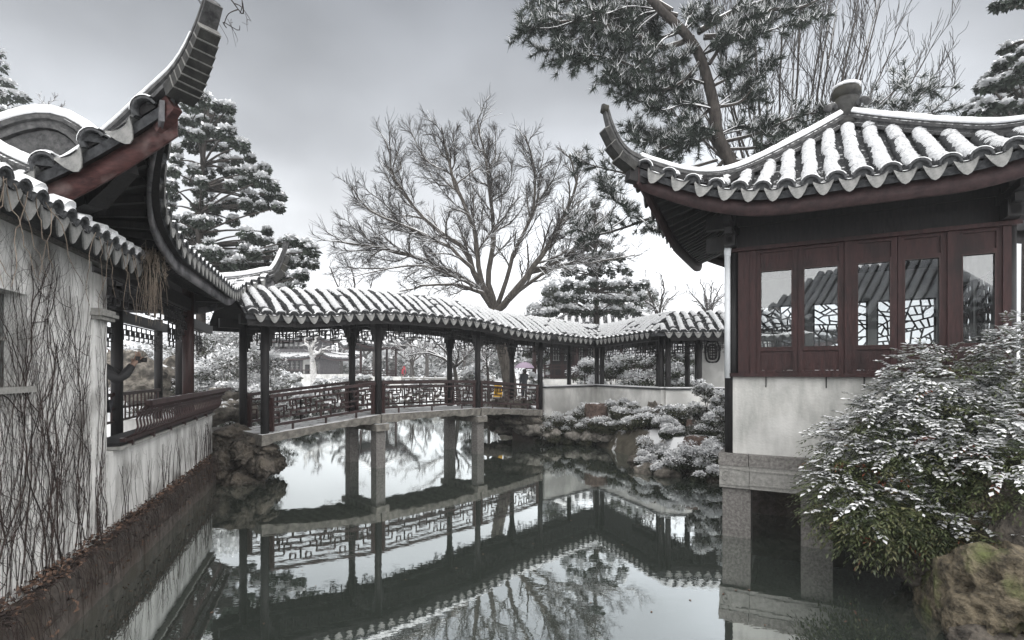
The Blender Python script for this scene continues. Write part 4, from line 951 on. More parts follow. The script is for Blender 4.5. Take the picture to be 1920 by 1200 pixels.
# ------------------------------------------------------------------ rocks
import bmesh
def _ico(n):
    bm = bmesh.new(); bmesh.ops.create_icosphere(bm, subdivisions=n, radius=1.0)
    V = np.array([v.co[:] for v in bm.verts]); F = np.array([[v.index for v in f.verts] for f in bm.faces]); bm.free(); return V, F
ICO3, ICO4, ICO5 = _ico(3), _ico(4), _ico(5)
def noise3(P, s, g, oct=4, ridged=False):
    z = np.zeros(len(P)); a = 1.0
    for k in range(oct):
        for _ in range(3):
            d = g.normal(size=3); d /= np.linalg.norm(d); w = np.sin(s * 1.9 ** k * g.uniform(.7, 1.4) * (P @ d) + g.uniform(0, 6.28) + 1.5 * np.sin(s * 1.3 * P @ g.normal(size=3)))
            z += a * ((1 - 2 * np.abs(w)) if ridged else w) / 3
        a *= 0.55
    return z
def rock(loc, size, seed, m, label, cat='rock', group=None, rough=0.28, hi=False, flat=None, rz=0.0, name='rock'):
    g = np.random.default_rng(seed); V, F = (ICO5 if hi == 2 else ICO4 if hi else ICO3); V = V.copy()
    d = 1 + rough * noise3(V, 2.2, g, 4, True) + rough * 0.5 * noise3(V, 1.3, g, 2)
    d = d + rough * 0.22 * noise3(V, 9.0, g, 3, True)
    if hi == 2: d = d + 0.035 * noise3(V, 17.0, g, 3, True) - 0.05 * np.maximum(0, noise3(V, 5.0, g, 2, True) - .25)
    V = V * d[:, None]
    for _ in range(16 if hi == 2 else 7):                 # cleaved faces
        n = nrm(g.normal(size=3)); lim = g.uniform(.60, .98); k = V @ n; V -= np.outer(np.maximum(0, k - lim) * (0.97 if hi == 2 else .88), n)
    if flat is not None: V[:, 2] = np.where(V[:, 2] > flat, flat + (V[:, 2] - flat) * 0.12, V[:, 2])
    V[:, :2] *= (1.12 - .22 * np.clip(V[:, 2:3], -1, 1))
    V = V * np.asarray(size); c, s = math.cos(rz), math.sin(rz); V = V @ np.array([[c, s, 0], [-s, c, 0], [0, 0, 1]])
    o = np_mesh(name, V, F, [m]); o.location = tuple(loc); return tag(o, label, cat, group)
G1X = []
LB = 'craggy dark limestone boulder stacked at the foot of the bridge beside the dado wall'
for i, (px, py, d, sx, sy, sz) in enumerate([(425, 862, 11.5, .34, .4, .42), (468, 855, 11.35, .36, .4, .40), (495, 872, 11.2, .26, .3, .30), (412, 892, 11.35, .24, .2, .24), (450, 898, 11.2, .34, .3, .24), (440, 812, 12.0, .42, .4, .26), (478, 826, 11.5, .36, .35, .16), (500, 842, 11.3, .22, .3, .16), (418, 825, 11.8, .3, .3, .24), (452, 842, 11.3, .2, .2, .22), (515, 868, 11.9, .25, .3, .3)]):
    rock(at(px, py, d), (sx, sy, sz), 50 + i, ROCK_WET, LB, group='boulders at the bridge foot', rough=.34, hi=True)
for i, (px, py, d, s) in enumerate([(405, 775, 13.5, .5), (445, 770, 14, .55), (425, 745, 15, .6), (380, 760, 15.5, .7)]):
    rock(at(px, py, d), (s, s, s * .7), 80 + i, ROCK, 'snow-dusted boulder on the bank behind the bench railing', group='boulders behind the bench', rough=.3)
for i, (px, py, d, sx, sz) in enumerate([(262, 712, 17, .9, .75), (305, 720, 18, .9, .7), (240, 690, 19, 1.1, .8), (330, 700, 19, .7, .9)]):
    rock(at(px, py, d), (sx, .8, sz), 90 + i, ROCK, 'brown rockery boulder with snow on top seen through the veranda', group='rockery behind the veranda', rough=.32)
# right bank: waterline stones, brown capped rocks
for i, (px, py, d, s) in enumerate([(925, 800, 19.4, .5), (955, 806, 19.0, .5), (990, 808, 18.6, .42), (1003, 800, 18.8, .35), (1025, 818, 18.2, .42), (1060, 822, 18.0, .38), (1098, 822, 17.8, .45), (1135, 822, 17.6, .5), (1165, 824, 17.2, .4), (925, 790, 17.7, .5), (958, 792, 17.5, .5), (990, 790, 17.4, .5), (940, 770, 18.2, .45), (975, 768, 18.0, .5), (1185, 838, 16, .45), (1200, 872, 13.2, .32), (1215, 888, 12.5, .30), (1250, 895, 12.0, .3), (1330, 900, 11.6, .35)]):
    rock(at(px, py - 6, d), (s * 1.1, s, s * .68), 110 + i, ROCK if i % 3 else ROCK_WET, 'weathered stone at the waterline below the corridor shrubs', group='stones along the right waterline', rough=.3)
rock(at(1118, 775, 17.3), (.42, .4, .62), 140, ROCK_BROWN, 'squat brown rock with flat snowy top against the low white wall', flat=.5, rough=.2, hi=True)
rock(at(1305, 835, 12.6), (.38, .34, .50), 141, ROCK_BROWN, 'broad brown flat-topped rock among snowy ground cover near the pavilion', flat=.45, rough=.2, hi=True)
rock(at(1312, 800, 13.6), (.34, .3, .52), 142, ROCK_BROWN, 'pale brown slab rock capped with thick snow above the ground cover', flat=.35, rough=.2, hi=True)
rock(at(1228, 790, 15.6), (.45, .35, .62), 143, ROCK_WET, 'low dark mound of stone stained against the white wall', rough=.3)
for i, (px, py, d, s) in enumerate([(985, 800, 17.5, .34), (1004, 806, 17.3, .34), (1034, 812, 17.3, .3), (1075, 816, 17.2, .28), (1112, 818, 17.0, .3), (1142, 818, 16.7, .34), (1166, 824, 16.3, .28)]):
    rock(at(px, py, d), (s * 1.25, s, s * .75), 150 + i, ROCK_PALE, 'pale weathered stone edging the water under the dark shrubs', group='pale stones under the shrubs', rough=.3)
for i, (px, py, d, rx, rz) in enumerate([(1018, 792, 17.5, .5, .4), (1055, 800, 17.3, .55, .35), (1100, 800, 17.2, .5, .35), (1178, 806, 16.0, .45, .4)]): G1X.append((px, py, d, rx, rz))
# foreground rocks, lower right
for i, (p, sz, lab, mt) in enumerate([
        (at(1905, 1130, 4.75), (.72, .62, .72), 'huge mossy yellow-brown boulder filling the bank below the bush', ROCK_MOSS),
        (at(1745, 1045, 5.75), (.48, .45, .55), 'dark cleft boulder dipping into the water under the bush', ROCK_WET),
        (at(1890, 985, 5.35), (.55, .5, .5), 'upper mossy boulder half hidden behind the drooping leaves', ROCK_MOSS),
        (at(1800, 1140, 5.1), (.35, .4, .42), 'lichen-spotted boulder edge at the water below the bush', ROCK_MOSS),
        (at(1880, 1240, 4.5), (.5, .45, .4), 'wet boulder at the waterline under the huge mossy boulder', ROCK_WET)]):
    rock(p, sz, 160 + i, mt, lab, rough=.30, hi=2)
for i, (p, s) in enumerate([(at(1870, 880, 6.0), .7), (at(1960, 1000, 5.3), .8)]):
    rock(p, (s, s, s), 170 + i, ROCK_WET, 'shaded earth-brown boulder behind the glossy bush', group='boulders behind the bush')

# ------------------------------------------------------------------ foliage
def clump_foliage(centers, radii, n, size, g, snow=0.45, squash=0.6, droop=0.3, aspect=0.42, nmats=1, snowflat=True, shell=0.55, zmin=None):
    """leaf cards spread through ellipsoid clumps; snow cards lie on the upper side. returns V,F,midx (last index = snow)"""
    centers = np.asarray(centers, float); k = len(centers); radii = np.broadcast_to(radii, (k,))
    idx = np.repeat(np.arange(k), n); m = len(idx)
    d = g.normal(size=(m, 3)); d /= np.linalg.norm(d, axis=1)[:, None]
    rr = radii[idx] * (shell + (1 - shell) * g.random(m)); C = centers[idx] + d * rr[:, None] * A(1, 1, squash)
    up = d[:, 2] + g.normal(0, .25, m); sn = up > (1 - 2 * snow)
    if zmin is not None: sn &= C[:, 2] > zmin + g.normal(0, .12 * max(.3, abs(zmin)), m)
    D = d * A(1, 1, .4) + g.normal(0, .45, (m, 3)) - A(0, 0, droop); Nn = d * 0.5 + g.normal(0, .5, (m, 3)) + A(0, 0, .4)
    D[sn] = g.normal(size=(sn.sum(), 3)) * A(1, 1, .25) + d[sn] * .6; Nn[sn] = A(0, 0, 1) + g.normal(0, .35, (sn.sum(), 3)); C[sn] += A(0, 0, size * .35)
    L = size * g.uniform(.6, 1.35, m); W = L * aspect * g.uniform(.7, 1.3, m); W[sn] *= 1.35; L[sn] *= .9
    V, F = leaf_cards(C, D, Nn, L, W, 0.18)
    mi = np.where(sn, nmats, g.integers(0, nmats, m)); return V, F, mi
def foliage_obj(name, centers, radii, n, size, seed, mats, parent=None, **kw):
    g = np.random.default_rng(seed); V, F, mi = clump_foliage(centers, radii, n, size, g, nmats=len(mats), **kw)
    return np_mesh(name, V, F, list(mats) + [SNOW], mi, parent, kind='stuff')

class BareTree:
    def __init__(s, seed, twig=0.006, snow_min=0.012, lift=0.25, levels=3, den=1.0, spread=0.6, lf=(.38, .62)):
        s.lf = lf; s.g = np.random.default_rng(seed); s.thick = Segs(); s.thin = Segs(); s.snow = Segs(); s.twig = twig; s.smin = snow_min; s.lift = lift; s.levels = levels; s.den = den; s.spread = spread
    def put(s, P, r0, r1):
        P = np.asarray(P, float); (s.thick if r0 > 0.03 else s.thin).path(P, r0, max(r1, s.twig * .6))
        n = len(P); r = np.linspace(r0, r1, n); T = np.gradient(P, axis=0); T /= np.linalg.norm(T, axis=1)[:, None] + 1e-9
        if r0 > s.smin:
            hz = np.sqrt(1 - np.clip(T[:, 2], -1, 1) ** 2)
            for i in range(n - 1):
                if hz[i] > 0.42: s.snow.path([P[i] + A(0, 0, r[i] * .62), P[i + 1] + A(0, 0, r[i + 1] * .62)], max(r[i] * .72, .006), max(r[i + 1] * .72, .005))
    def grow(s, p, d, L, r, lev):
        g = s.g; n = 5 if lev < s.levels else 4; P = [p]; d = nrm(d)
        for i in range(n):
            d = nrm(d + g.normal(0, .16, 3) + A(0, 0, s.lift * (0.22 if lev < 3 else 0.12))); P.append(P[-1] + d * L / n)
        s.put(P, r, r * .45)
        if lev >= s.levels: return
        s.kids(np.array(P), L, r, lev)
    def kids(s, P, L, r, lev, f0=0.2):
        g = s.g; n = int((s.den if lev < 2 else s.den * .8) * g.integers(5, 8)); m = len(P) - 1
        for k in range(n):
            t = f0 + (1 - f0) * (k + g.random()) / n; q = t * m; i = min(int(q), m - 1); p = P[i] * (1 - (q - i)) + P[i + 1] * (q - i); ax = nrm(P[i + 1] - P[i])
            o = g.normal(size=3); o = nrm(o - ax * (o @ ax)); ang = g.uniform(.45, .95) * (s.spread / 0.6)
            s.grow(p, ax * math.cos(ang) + o * math.sin(ang), L * g.uniform(*s.lf) * (1.05 - .45 * t), max(s.twig, r * (1 - .55 * t) * .55), lev + 1)
    def limb(s, P, r0, r1, lev=0, f0=0.2, kl=.55):
        P = np.asarray(P, float); Q = resample(P, np.linalg.norm(np.diff(P, axis=0), axis=1).sum() / 14)
        Q[1:-1] += s.g.normal(0, .02 * r0 / .1, Q[1:-1].shape)
        s.put(Q, r0, r1); L = np.linalg.norm(np.diff(P, axis=0), axis=1).sum(); s.kids(Q, L * kl, r0 * .75, lev, f0)
    def finish(s, root, bark, tw=None, base=A(0, 0, 0)):
        for S, nm, mt, n, kd in ((s.thick, 'trunk', bark, 7, None), (s.thin, 'crown', tw or TWIG, 3, 'stuff'), (s.snow, 'snow', SNOW, 4, 'stuff')):
            if not S.a: continue
            V, F = seg_prisms(*S.arrays(), n); np_mesh(nm, V - base, F, [mt], parent=root, smooth=True, kind=kd)
def smooth_path(P, n=14):
    P = np.asarray(P, float); t = np.arange(len(P)); tt = np.linspace(0, len(P) - 1, n)
    out = []
    for q in tt:
        i = min(int(q), len(P) - 2); u = q - i; p0 = P[max(i - 1, 0)]; p1 = P[i]; p2 = P[i + 1]; p3 = P[min(i + 2, len(P) - 1)]
        out.append(0.5 * (2 * p1 + (p2 - p0) * u + (2 * p0 - 5 * p1 + 4 * p2 - p3) * u * u + (3 * p1 - p0 - 3 * p2 + p3) * u ** 3))
    return np.array(out)

# bare twigs hanging in from above, over the tip of the ridge horn
S = Segs(); gt = np.random.default_rng(4)
def tw(pts, r): S.path(smooth_path([at(x, y, 4.6) + A(0, gt.uniform(-.1, .1), 0) for x, y in pts], 9), r, r * .5)
tw([(300, -260), (360, -120), (395, -40), (372, 2)], .012); tw([(395, -40), (430, -5), (448, 18), (462, 15)], .008); tw([(430, -5), (452, 12), (461, 26)], .005); tw([(448, 18), (430, 28), (413, 38)], .006)
tw([(413, 38), (422, 45), (436, 44), (440, 36)], .005); tw([(395, -40), (440, -30), (450, 0), (440, 12)], .006); tw([(372, 2), (380, 8), (386, 14)], .004)
for x, y in ((437, 40), (432, 42), (456, 20), (413, 45), (427, 30), (461, 26)): tw([(x, y), (x + 3, y + gt.uniform(10, 22)), (x + gt.uniform(-2, 12), y + gt.uniform(25, 48))], .0022)
o = S.build('bare_branch', [TWIG], None, 4); tag(o, 'thin bare twigs dangling over the tip of the tall ridge horn', 'branch')
# the great bare tree behind the bridge
base = at(958, 760, 22.5); base[2] = gz(base[0], base[1])
BT = thing('bare_tree', 'great spreading bare tree with snow-lined limbs rising behind the bridge', 'tree', tuple(base))
t = BareTree(3, twig=0.0066, snow_min=0.011, levels=2, den=2.7, lift=0.22, spread=0.52, lf=(.45, .85)); D0 = 22.5
fork = at(928, 585, D0)
t.put(smooth_path([base - A(0, 0, .3), at(955, 720, D0), at(948, 680, D0), at(937, 635, D0), fork], 12), .33, .24)
mains = []
for pts, r in (([(905, 552), (860, 536), (800, 534), (745, 547)], .10), ([(900, 545), (835, 505), (760, 478), (690, 462), (628, 452)], .13), ([(897, 530), (868, 465), (805, 420), (745, 345), (722, 262)], .14),
               ([(903, 525), (888, 430), (850, 335), (828, 240)], .13), ([(915, 520), (925, 440), (915, 330), (895, 225)], .14), ([(950, 565), (985, 520), (1040, 440), (1082, 350), (1068, 290)], .16),
               ([(960, 555), (990, 515), (1060, 482), (1115, 425), (1150, 392)], .12), ([(955, 560), (1040, 500), (1110, 492), (1190, 478)], .11), ([(945, 540), (965, 470), (1000, 395), (1000, 310), (985, 255)], .11),
               ([(910, 540), (850, 470), (770, 430), (690, 390), (660, 350)], .10), ([(905, 545), (800, 500), (720, 505), (660, 520)], .07)):
    off = t.g.uniform(-3.2, 3.2); P = smooth_path([fork] + [at(x, y, D0 + off * (k + 1) / len(pts)) for k, (x, y) in enumerate(pts)], 16)
    mains.append(P); t.limb(P, r, r * .2, 0, 0.25, .30)
def topx(p): return 960 + p[0] / p[1] * FPX, HOR - (p[2] - EYE) / p[1] * FPX
for x, y in [(630, 500), (625, 470), (645, 410), (678, 350), (712, 305), (735, 262), (768, 240), (805, 235), (850, 245), (880, 225), (930, 240), (975, 262), (1020, 280), (1052, 302), (1088, 342), (1115, 385), (1140, 418), (1165, 455), (760, 335), (820, 345), (880, 325), (940, 335), (1000, 355), (1050, 405), (700, 425), (780, 445), (850, 405), (670, 380), (690, 480), (790, 290), (870, 280), (960, 300), (1035, 330), (1085, 400), (1120, 450), (640, 440), (730, 370), (910, 280)]:
    best = None                                         # fork off the main limb that points this way, part-way up
    for P in mains:
        for k in range(4, 12):
            qx, qy = topx(P[k]); tx, ty = topx(P[k + 1]); v1 = (tx - qx, ty - qy); v2 = (x - qx, y - qy); l1 = math.hypot(*v1); l2 = math.hypot(*v2)
            if l2 < 50: continue
            c = (v1[0] * v2[0] + v1[1] * v2[1]) / (l1 * l2 + 1e-6); sc = abs(l2 - 130) * .006 + (1 - c) * 1.6 + t.g.uniform(0, .25)
            if best is None or sc < best[0]: best = (sc, P, k, qx, qy, tx, ty)
    _, P, k, qx, qy, tx, ty = best; p0 = P[k]; dd = p0[1]; off = t.g.uniform(-1.5, 1.5)
    m1 = (qx + (tx - qx) * 1.6, qy + (ty - qy) * 1.6); m2 = (qx + (x - qx) * .6 + t.g.uniform(-8, 8), qy + (y - qy) * .58 + t.g.uniform(-4, 10))
    t.limb(smooth_path([p0, at(*m1, dd), at(*m2, dd + off * .5), at(x, y, dd + off)], 12), .045, .010, 0, .2, .44)
t.finish(BT, BARK, base=base)

# tall upright bare tree behind the right pavilion
base = at(1450, 520, 17.5); base[2] = gz(base[0], base[1])
UT = thing('bare_tree', 'bare tree with dense upright whippy twigs behind the pavilion roof', 'tree', tuple(base))
t = BareTree(5, twig=0.009, snow_min=0.02, levels=2, den=1.5, lift=0.9, spread=0.36)
for k in range(26):
    x1 = 1190 + 620 * (k + t.g.random()) / 26; y1 = t.g.uniform(-160, 60) if 1300 < x1 < 1700 else t.g.uniform(40, 170)
    xm = 1450 + (x1 - 1450) * .55; P = [at(1450 + t.g.uniform(-30, 30), 400, 17.5), at(xm, 260, 17.5 + t.g.uniform(-1, 1)), at(xm + (x1 - xm) * .6, (260 + y1) / 2, 17.5 + t.g.uniform(-1.5, 1.5)), at(x1, y1, 17.5 + t.g.uniform(-2, 2))]
    t.limb(smooth_path(P, 12), .05, .009, 0, .25)
t.put(smooth_path([base, at(1452, 480, 17.5), at(1450, 395, 17.5)], 6), .2, .16)
t.finish(UT, BARK_DK, base=base)

# pine leaning over the right pavilion
base = at(1420, 560, 13.5); base[2] = gz(base[0], base[1])
PT = thing('pine_tree', 'tall dark pine with leaning trunk and long needle tufts over the pavilion roof', 'pine', tuple(base))
t = BareTree(8, twig=0.01, snow_min=0.015, levels=1, den=.9, lift=.2); DP = 13.5
trunk = smooth_path([base, at(1400, 400, DP), at(1369, 305, DP), at(1345, 255, DP), at(1342, 214, DP), at(1330, 160, DP), at(1312, 105, DP), at(1282, 60, DP - .2), at(1240, 20, DP - .4), at(1200, -25, DP - .6)], 26); t.put(trunk, .19, .09)
g = np.random.default_rng(8); tufts = []
def pbranch(pts, r, dd=1.5, tn=3, tip=1.0):
    o1 = g.uniform(-dd, dd); P = smooth_path([at(x, y, DP + o1 * k / (len(pts) - 1)) for k, (x, y) in enumerate(pts)], 12); t.put(P, r, r * .3)
    L = np.linalg.norm(np.diff(P, axis=0), axis=1).sum()
    for k in range(3, 12):
        for _ in range(tn):
            d = nrm(P[min(k, 11)] - P[k - 1]); o = nrm(g.normal(size=3)); dir_ = nrm(d * .7 + o * .9 + A(0, 0, .15)); l = g.uniform(.18, .55) * min(1.2, .5 + L * .2)
            q = P[min(k, 11)] + dir_ * l; q[2] -= .04; t.put([P[min(k, 11)], (P[min(k, 11)] + q) / 2 + A(0, 0, .03), q], .012, .007); tufts.append((q, dir_)); tufts.append(((P[min(k, 11)] + q) / 2, dir_)) if g.random() < .6 else None
    tufts.append((P[-1], nrm(P[-1] - P[-2])))
for pts, r in (([(1300, 70), (1240, 90), (1180, 60), (1100, 40), (1030, 45), (985, 60)], .07), ([(1270, 30), (1200, 10), (1110, -5), (1030, 10)], .06), ([(1305, 85), (1230, 135), (1150, 110), (1080, 100)], .05),
               ([(1318, 110), (1270, 160), (1200, 170), (1165, 150)], .05), ([(1330, 140), (1290, 165), (1240, 160), (1200, 130)], .04), ([(1310, 60), (1380, 20), (1450, 0), (1520, -10)], .08), ([(1320, 70), (1400, 60), (1440, 20), (1500, 15), (1560, -15)], .07),
               ([(1330, 120), (1370, 60), (1400, 30)], .05), ([(1345, 190), (1300, 230), (1240, 250), (1190, 245)], .05), ([(1352, 240), (1300, 270), (1250, 275), (1215, 300)], .045), ([(1350, 200), (1390, 190), (1420, 150), (1440, 120)], .04),
               ([(1362, 265), (1420, 250), (1490, 220), (1540, 210)], .045), ([(1365, 280), (1430, 275), (1500, 250), (1550, 240)], .04), ([(1358, 300), (1280, 380), (1190, 420), (1120, 440), (1085, 430)], .05), ([(1345, 300), (1230, 330), (1150, 320), (1095, 305)], .04),
               ([(1200, 410), (1230, 430), (1265, 430)], .025), ([(1150, 425), (1180, 400), (1150, 370), (1130, 345)], .025), ([(1290, 50), (1230, 70), (1160, 20), (1120, 30)], .05), ([(1260, 20), (1150, -40), (1060, -30), (1000, 0)], .06), ([(1340, 160), (1390, 130), (1405, 90)], .04)):
    pbranch(pts, r, tn=5 if r > .045 else 3)
for x, y in ((990, 50), (1020, 20), (1010, 92), (1062, 72), (1100, 112), (1050, 112), (1110, 20), (1150, 62), (1180, 18), (1140, 132), (1200, 112), (1170, 180), (1222, 200), (1250, 150), (1262, 105), (1228, 50), (1282, 192), (1300, 235), (1222, 252), (1190, 262), (1380, 122), (1402, 162), (1420, 60), (1360, 65), (1335, 25), (1480, 20), (1520, 30), (1435, 228), (1482, 242), (1080, 40), (1160, 95), (1040, 60), (1215, 75), (1190, 145), (1420, 180), (1300, 15), (1270, 260), (1240, 285)):
    q = min([(1340, 205), (1330, 160), (1312, 105), (1282, 60), (1240, 20), (1345, 255)], key=lambda c: math.hypot(c[0] - x, c[1] - y) + (20 if c[1] < y else 0))
    pbranch([q, (q[0] + (x - q[0]) * .45, q[1] + (y - q[1]) * .4 - 8), (q[0] + (x - q[0]) * .8, q[1] + (y - q[1]) * .85 + 6), (x, y)], .028, 1.2, 2)
for x0, y0, x1, y1 in ((1640, 215, 1790, 205), (1620, 190, 1700, 150), (1660, 200, 1740, 165), (1560, 215, 1640, 190), (1450, 225, 1560, 215)):
    pbranch([(1368, 300), (1400, 300), ((x0 + 1400) / 2, y0 + 70), (x0, y0 + 40), (x0 + (x1 - x0) * .3, y0 + 10), (x1, y1)], .04, tn=4)
def needle_tufts(tufts, n, L, g, snow=.2):
    P = np.array([p for p, _ in tufts]); D = np.array([d for _, d in tufts]); idx = np.repeat(np.arange(len(P)), n); m = len(idx)
    o = g.normal(size=(m, 3)); d = D[idx] * .75 + o / np.linalg.norm(o, axis=1)[:, None] * .95 + A(0, 0, .1); d /= np.linalg.norm(d, axis=1)[:, None]; Lg = L * g.uniform(.6, 1.15, m)
    base = P[idx] - D[idx] * (g.random(m) * .16)[:, None]; w = np.cross(d, g.normal(size=(m, 3))); w /= np.linalg.norm(w, axis=1)[:, None]
    V = np.empty((m, 3, 3)); V[:, 0] = base + w * .009; V[:, 1] = base - w * .009; V[:, 2] = base + d * Lg[:, None]
    mi = ((d[:, 2] > .45) & (g.random(m) < snow * 2)).astype(int); return V.reshape(-1, 3), np.arange(m * 3).reshape(m, 3), mi
V, F, mi = needle_tufts(tufts, 46, .21, g)
t.finish(PT, BARK_DK, base=base); np_mesh('needles', V - base, F, [PINE, SNOW], mi, PT, kind='stuff')

# conifers
def conifer(name, label, cat, trunk_pts, d, clumps, n, size, seed, snow=.42, mats=(CEDAR,), limb=True, squash=.62, tr=.2, depth=2.0, group=None):
    g = np.random.default_rng(seed); base = at(*trunk_pts[0], d); base[2] = gz(base[0], base[1])
    root = thing(name, label, cat, tuple(base), 0, group); TP = smooth_path([base] + [at(x, y, d) for x, y in trunk_pts[1:]], 12)
    C = []; R = []; S = Segs(); S.path(TP - base, tr, tr * .25)
    for x, y, r in clumps:
        dd = d + g.uniform(-depth, depth); p = at(x, y, dd); C.append(p); R.append(r * d / 1000)
        if limb:
            q = TP[np.argmin(np.abs(TP[:, 2] - (p[2] - .25)))]; S.path(smooth_path([q, q * .5 + p * .5 + A(0, 0, .1), p], 6) - base, .05, .015)
    S.build('trunk', [BARK_DK], root, 6)
    foliage_obj('foliage', np.array(C) - base, np.array(R), n, size, seed + 1, list(mats), root, snow=snow, squash=squash); return root
g = np.random.default_rng(21)
def fill(rows, step, rad, g, hole=None):
    out = []
    for y, x0, x1 in rows:
        x = x0
        while x <= x1:
            xx, yy = x + g.uniform(-.35, .35) * step, y + g.uniform(-.4, .4) * step
            if not (hole and hole(xx, yy)): out.append((xx, yy, rad * g.uniform(.7, 1.2)))
            x += step
    return out
rows = [(185, 372, 398), (205, 355, 425), (228, 345, 440), (252, 338, 452), (276, 332, 462), (300, 330, 480), (322, 328, 498), (345, 326, 520), (368, 324, 530), (390, 322, 536), (412, 320, 540), (434, 320, 545), (456, 322, 590), (478, 324, 594), (500, 326, 590), (522, 330, 580), (545, 335, 560)]
hole = lambda x, y: (345 < x < 405 and 285 < y < 320) or (335 < x < 372 and 345 < y < 400) or (400 < x < 440 and 350 < y < 372) or (385 < x < 470 and 392 < y < 412) or (400 < x < 445 and 425 < y < 470) or (470 < x < 545 and 402 < y < 432)
cl = [c for c in fill(rows, 17, 13, g, hole)]
conifer('cedar_tree', 'tall layered evergreen with snow-laden boughs behind the veranda roof', 'tree', [(378, 640), (376, 520), (374, 420), (380, 300), (392, 185)], 20, cl, 230, .17, 31, snow=.36, tr=.22, squash=.85)
rows = [(100, -30, 5), (130, -40, 18), (160, -50, 28), (190, -50, 40), (215, -60, 45), (240, -60, 60)]
conifer('cedar_tree', 'dark evergreen rising behind the rolled gable of the veranda roof', 'tree', [(-20, 560), (-20, 400), (-15, 250), (-18, 95)], 24, fill(rows, 22, 17, g), 110, .24, 33, snow=.38, tr=.25)
rows = [(385, 1112, 1116), (410, 1105, 1126), (435, 1098, 1138), (460, 1085, 1150), (485, 1070, 1170), (510, 1060, 1190), (535, 1055, 1205), (560, 1050, 1205), (585, 1045, 1205)]
conifer('cypress_tree', 'conical snow-dusted conifer standing beyond the corridor', 'tree', [(1118, 700), (1118, 560), (1116, 470), (1115, 380)], 27, fill(rows, 15, 11, g), 170, .19, 35, snow=.42, tr=.2, squash=.9)
rows = [(95, 1890, 1960), (120, 1870, 1960), (145, 1850, 1960), (170, 1842, 1960), (195, 1830, 1960), (215, 1815, 1960)]
conifer('evergreen_tree', 'dense evergreen with snowy leaf tiers beyond the right end of the roof', 'tree', [(1930, 560), (1930, 400), (1930, 200), (1930, 80)], 14, fill(rows, 18, 14, g), 130, .17, 37, snow=.36, tr=.2)
conifer('pine_tree', 'pine bough tip reaching in above the right end of the roof', 'pine', [(2060, 560), (2050, 300), (2000, 60), (1930, 5)], 11, [(1870, 12, 14), (1895, 6, 16), (1920, -2, 18)], 120, .14, 39, snow=.25, tr=.2)

# ------------------------------------------------------------------ shrubs
def shrub(label, px, py, d, rx, rz, n, size, seed, mats=(SHRUB,), snow=.45, name='shrub', cat='shrub', group=None, ry=None, lobes=9, aspect=.45, zf=.5):
    g = np.random.default_rng(seed); c = at(px, py, d); base = A(c[0], c[1], max(gz(c[0], c[1]), 0)); root = thing(name, label, cat, tuple(base), 0, group); ry = ry or rx
    C = []; R = []
    top = c[2] + rz * .55 - base[2]; lobes = int(lobes * max(1, min(3, top / (rz * 1.6))))
    for k in range(lobes):
        f = g.random() ** .8; a = g.uniform(0, 6.28); q = g.random() ** .5 * .85 * (1 - .55 * f ** 2.2); C.append(A(rx * q * math.cos(a), ry * q * math.sin(a), f * top)); R.append(min(rx, rz * 1.3) * g.uniform(.36, .55))
    foliage_obj('foliage', C, np.array(R), int(n / lobes * max(1, lobes / 14)), size, seed + 5, list(mats), root, snow=snow, squash=.75, droop=.1, aspect=aspect, zmin=top * zf)
    S = Segs()
    for k in range(14): S.path(smooth_path([A(g.uniform(-.1, .1), g.uniform(-.1, .1), -.1), C[k % lobes] * .5 + A(g.uniform(-.1, .1), 0, 0), C[k % lobes]], 5), .02, .006)
    S.build('stems', [BARK_DK], root, 4); return root
G1 = 'dark ground-cover shrubs below the corridor'
for i, (px, py, d, rx, rz) in enumerate([(1040, 790, 17.6, .75, .42), (1000, 780, 18.4, .45, .35), (1145, 800, 16.6, .6, .45), (1085, 775, 17.6, .6, .4), (1185, 775, 16.4, .7, .42), (1235, 785, 15.2, .7, .42), (1160, 765, 17.2, .6, .35), (1270, 775, 14.8, .5, .35), (1010, 806, 18.2, .5, .28), (1062, 808, 17.6, .6, .28), (1112, 806, 17.2, .55, .3), (1158, 815, 16.4, .5, .3), (1190, 800, 15.8, .5, .35), (1215, 790, 14.9, .5, .4)] + G1X):
    shrub('low dark trailing shrub dusted with snow between the low white wall and the water', px, py, d, rx, rz, 5200, .062, 200 + i, (SHRUB_B, SHRUB), snow=.42, zf=.58, group=G1)
G2 = 'snow-covered shrubs beside the pavilion'
for i, (px, py, d, rx, rz) in enumerate([(1225, 835, 13.4, .5, .36), (1290, 860, 12.2, .6, .42), (1345, 850, 11.8, .5, .5), (1350, 800, 12.6, .5, .45), (1260, 815, 13.6, .4, .3), (1330, 885, 11.5, .45, .3), (1215, 862, 13.0, .4, .25), (1250, 880, 12.3, .4, .25), (1245, 800, 14.2, .45, .3), (1350, 760, 13.0, .4, .3)]):
    shrub('mounded shrub thick with snow crowding the pavilion corner above the water', px, py, d, rx, rz, 6800, .055, 230 + i, snow=.68, zf=.40, group=G2)
shrub('pale feathery shrub with frosted twigs before the oval-window wall', 1325, 735, 13.2, .48, .30, 3600, .07, 250, (GREYLEAF, SHRUB), .55)
shrub('frosted shrub pressed against the drainpipe corner of the pavilion', 1362, 752, 11.9, .28, .34, 2600, .06, 252, (GREYLEAF, SHRUB), .55)
G3 = 'clipped hedge behind the corridor'
for i, (px, py, d, rx, rz) in enumerate([(1100, 700, 24, .9, .8), (1150, 692, 23.5, 1.1, .95), (1200, 690, 23, 1.1, 1.0), (1245, 688, 22.5, 1.0, 1.0), (1290, 690, 22, 1.0, 1.0), (1275, 668, 23, .8, .7)]):
    shrub('rounded clipped hedge bush under snow seen between the corridor columns', px, py, d, rx, rz, 5200, .11, 260 + i, snow=.58, group=G3, zf=.2)
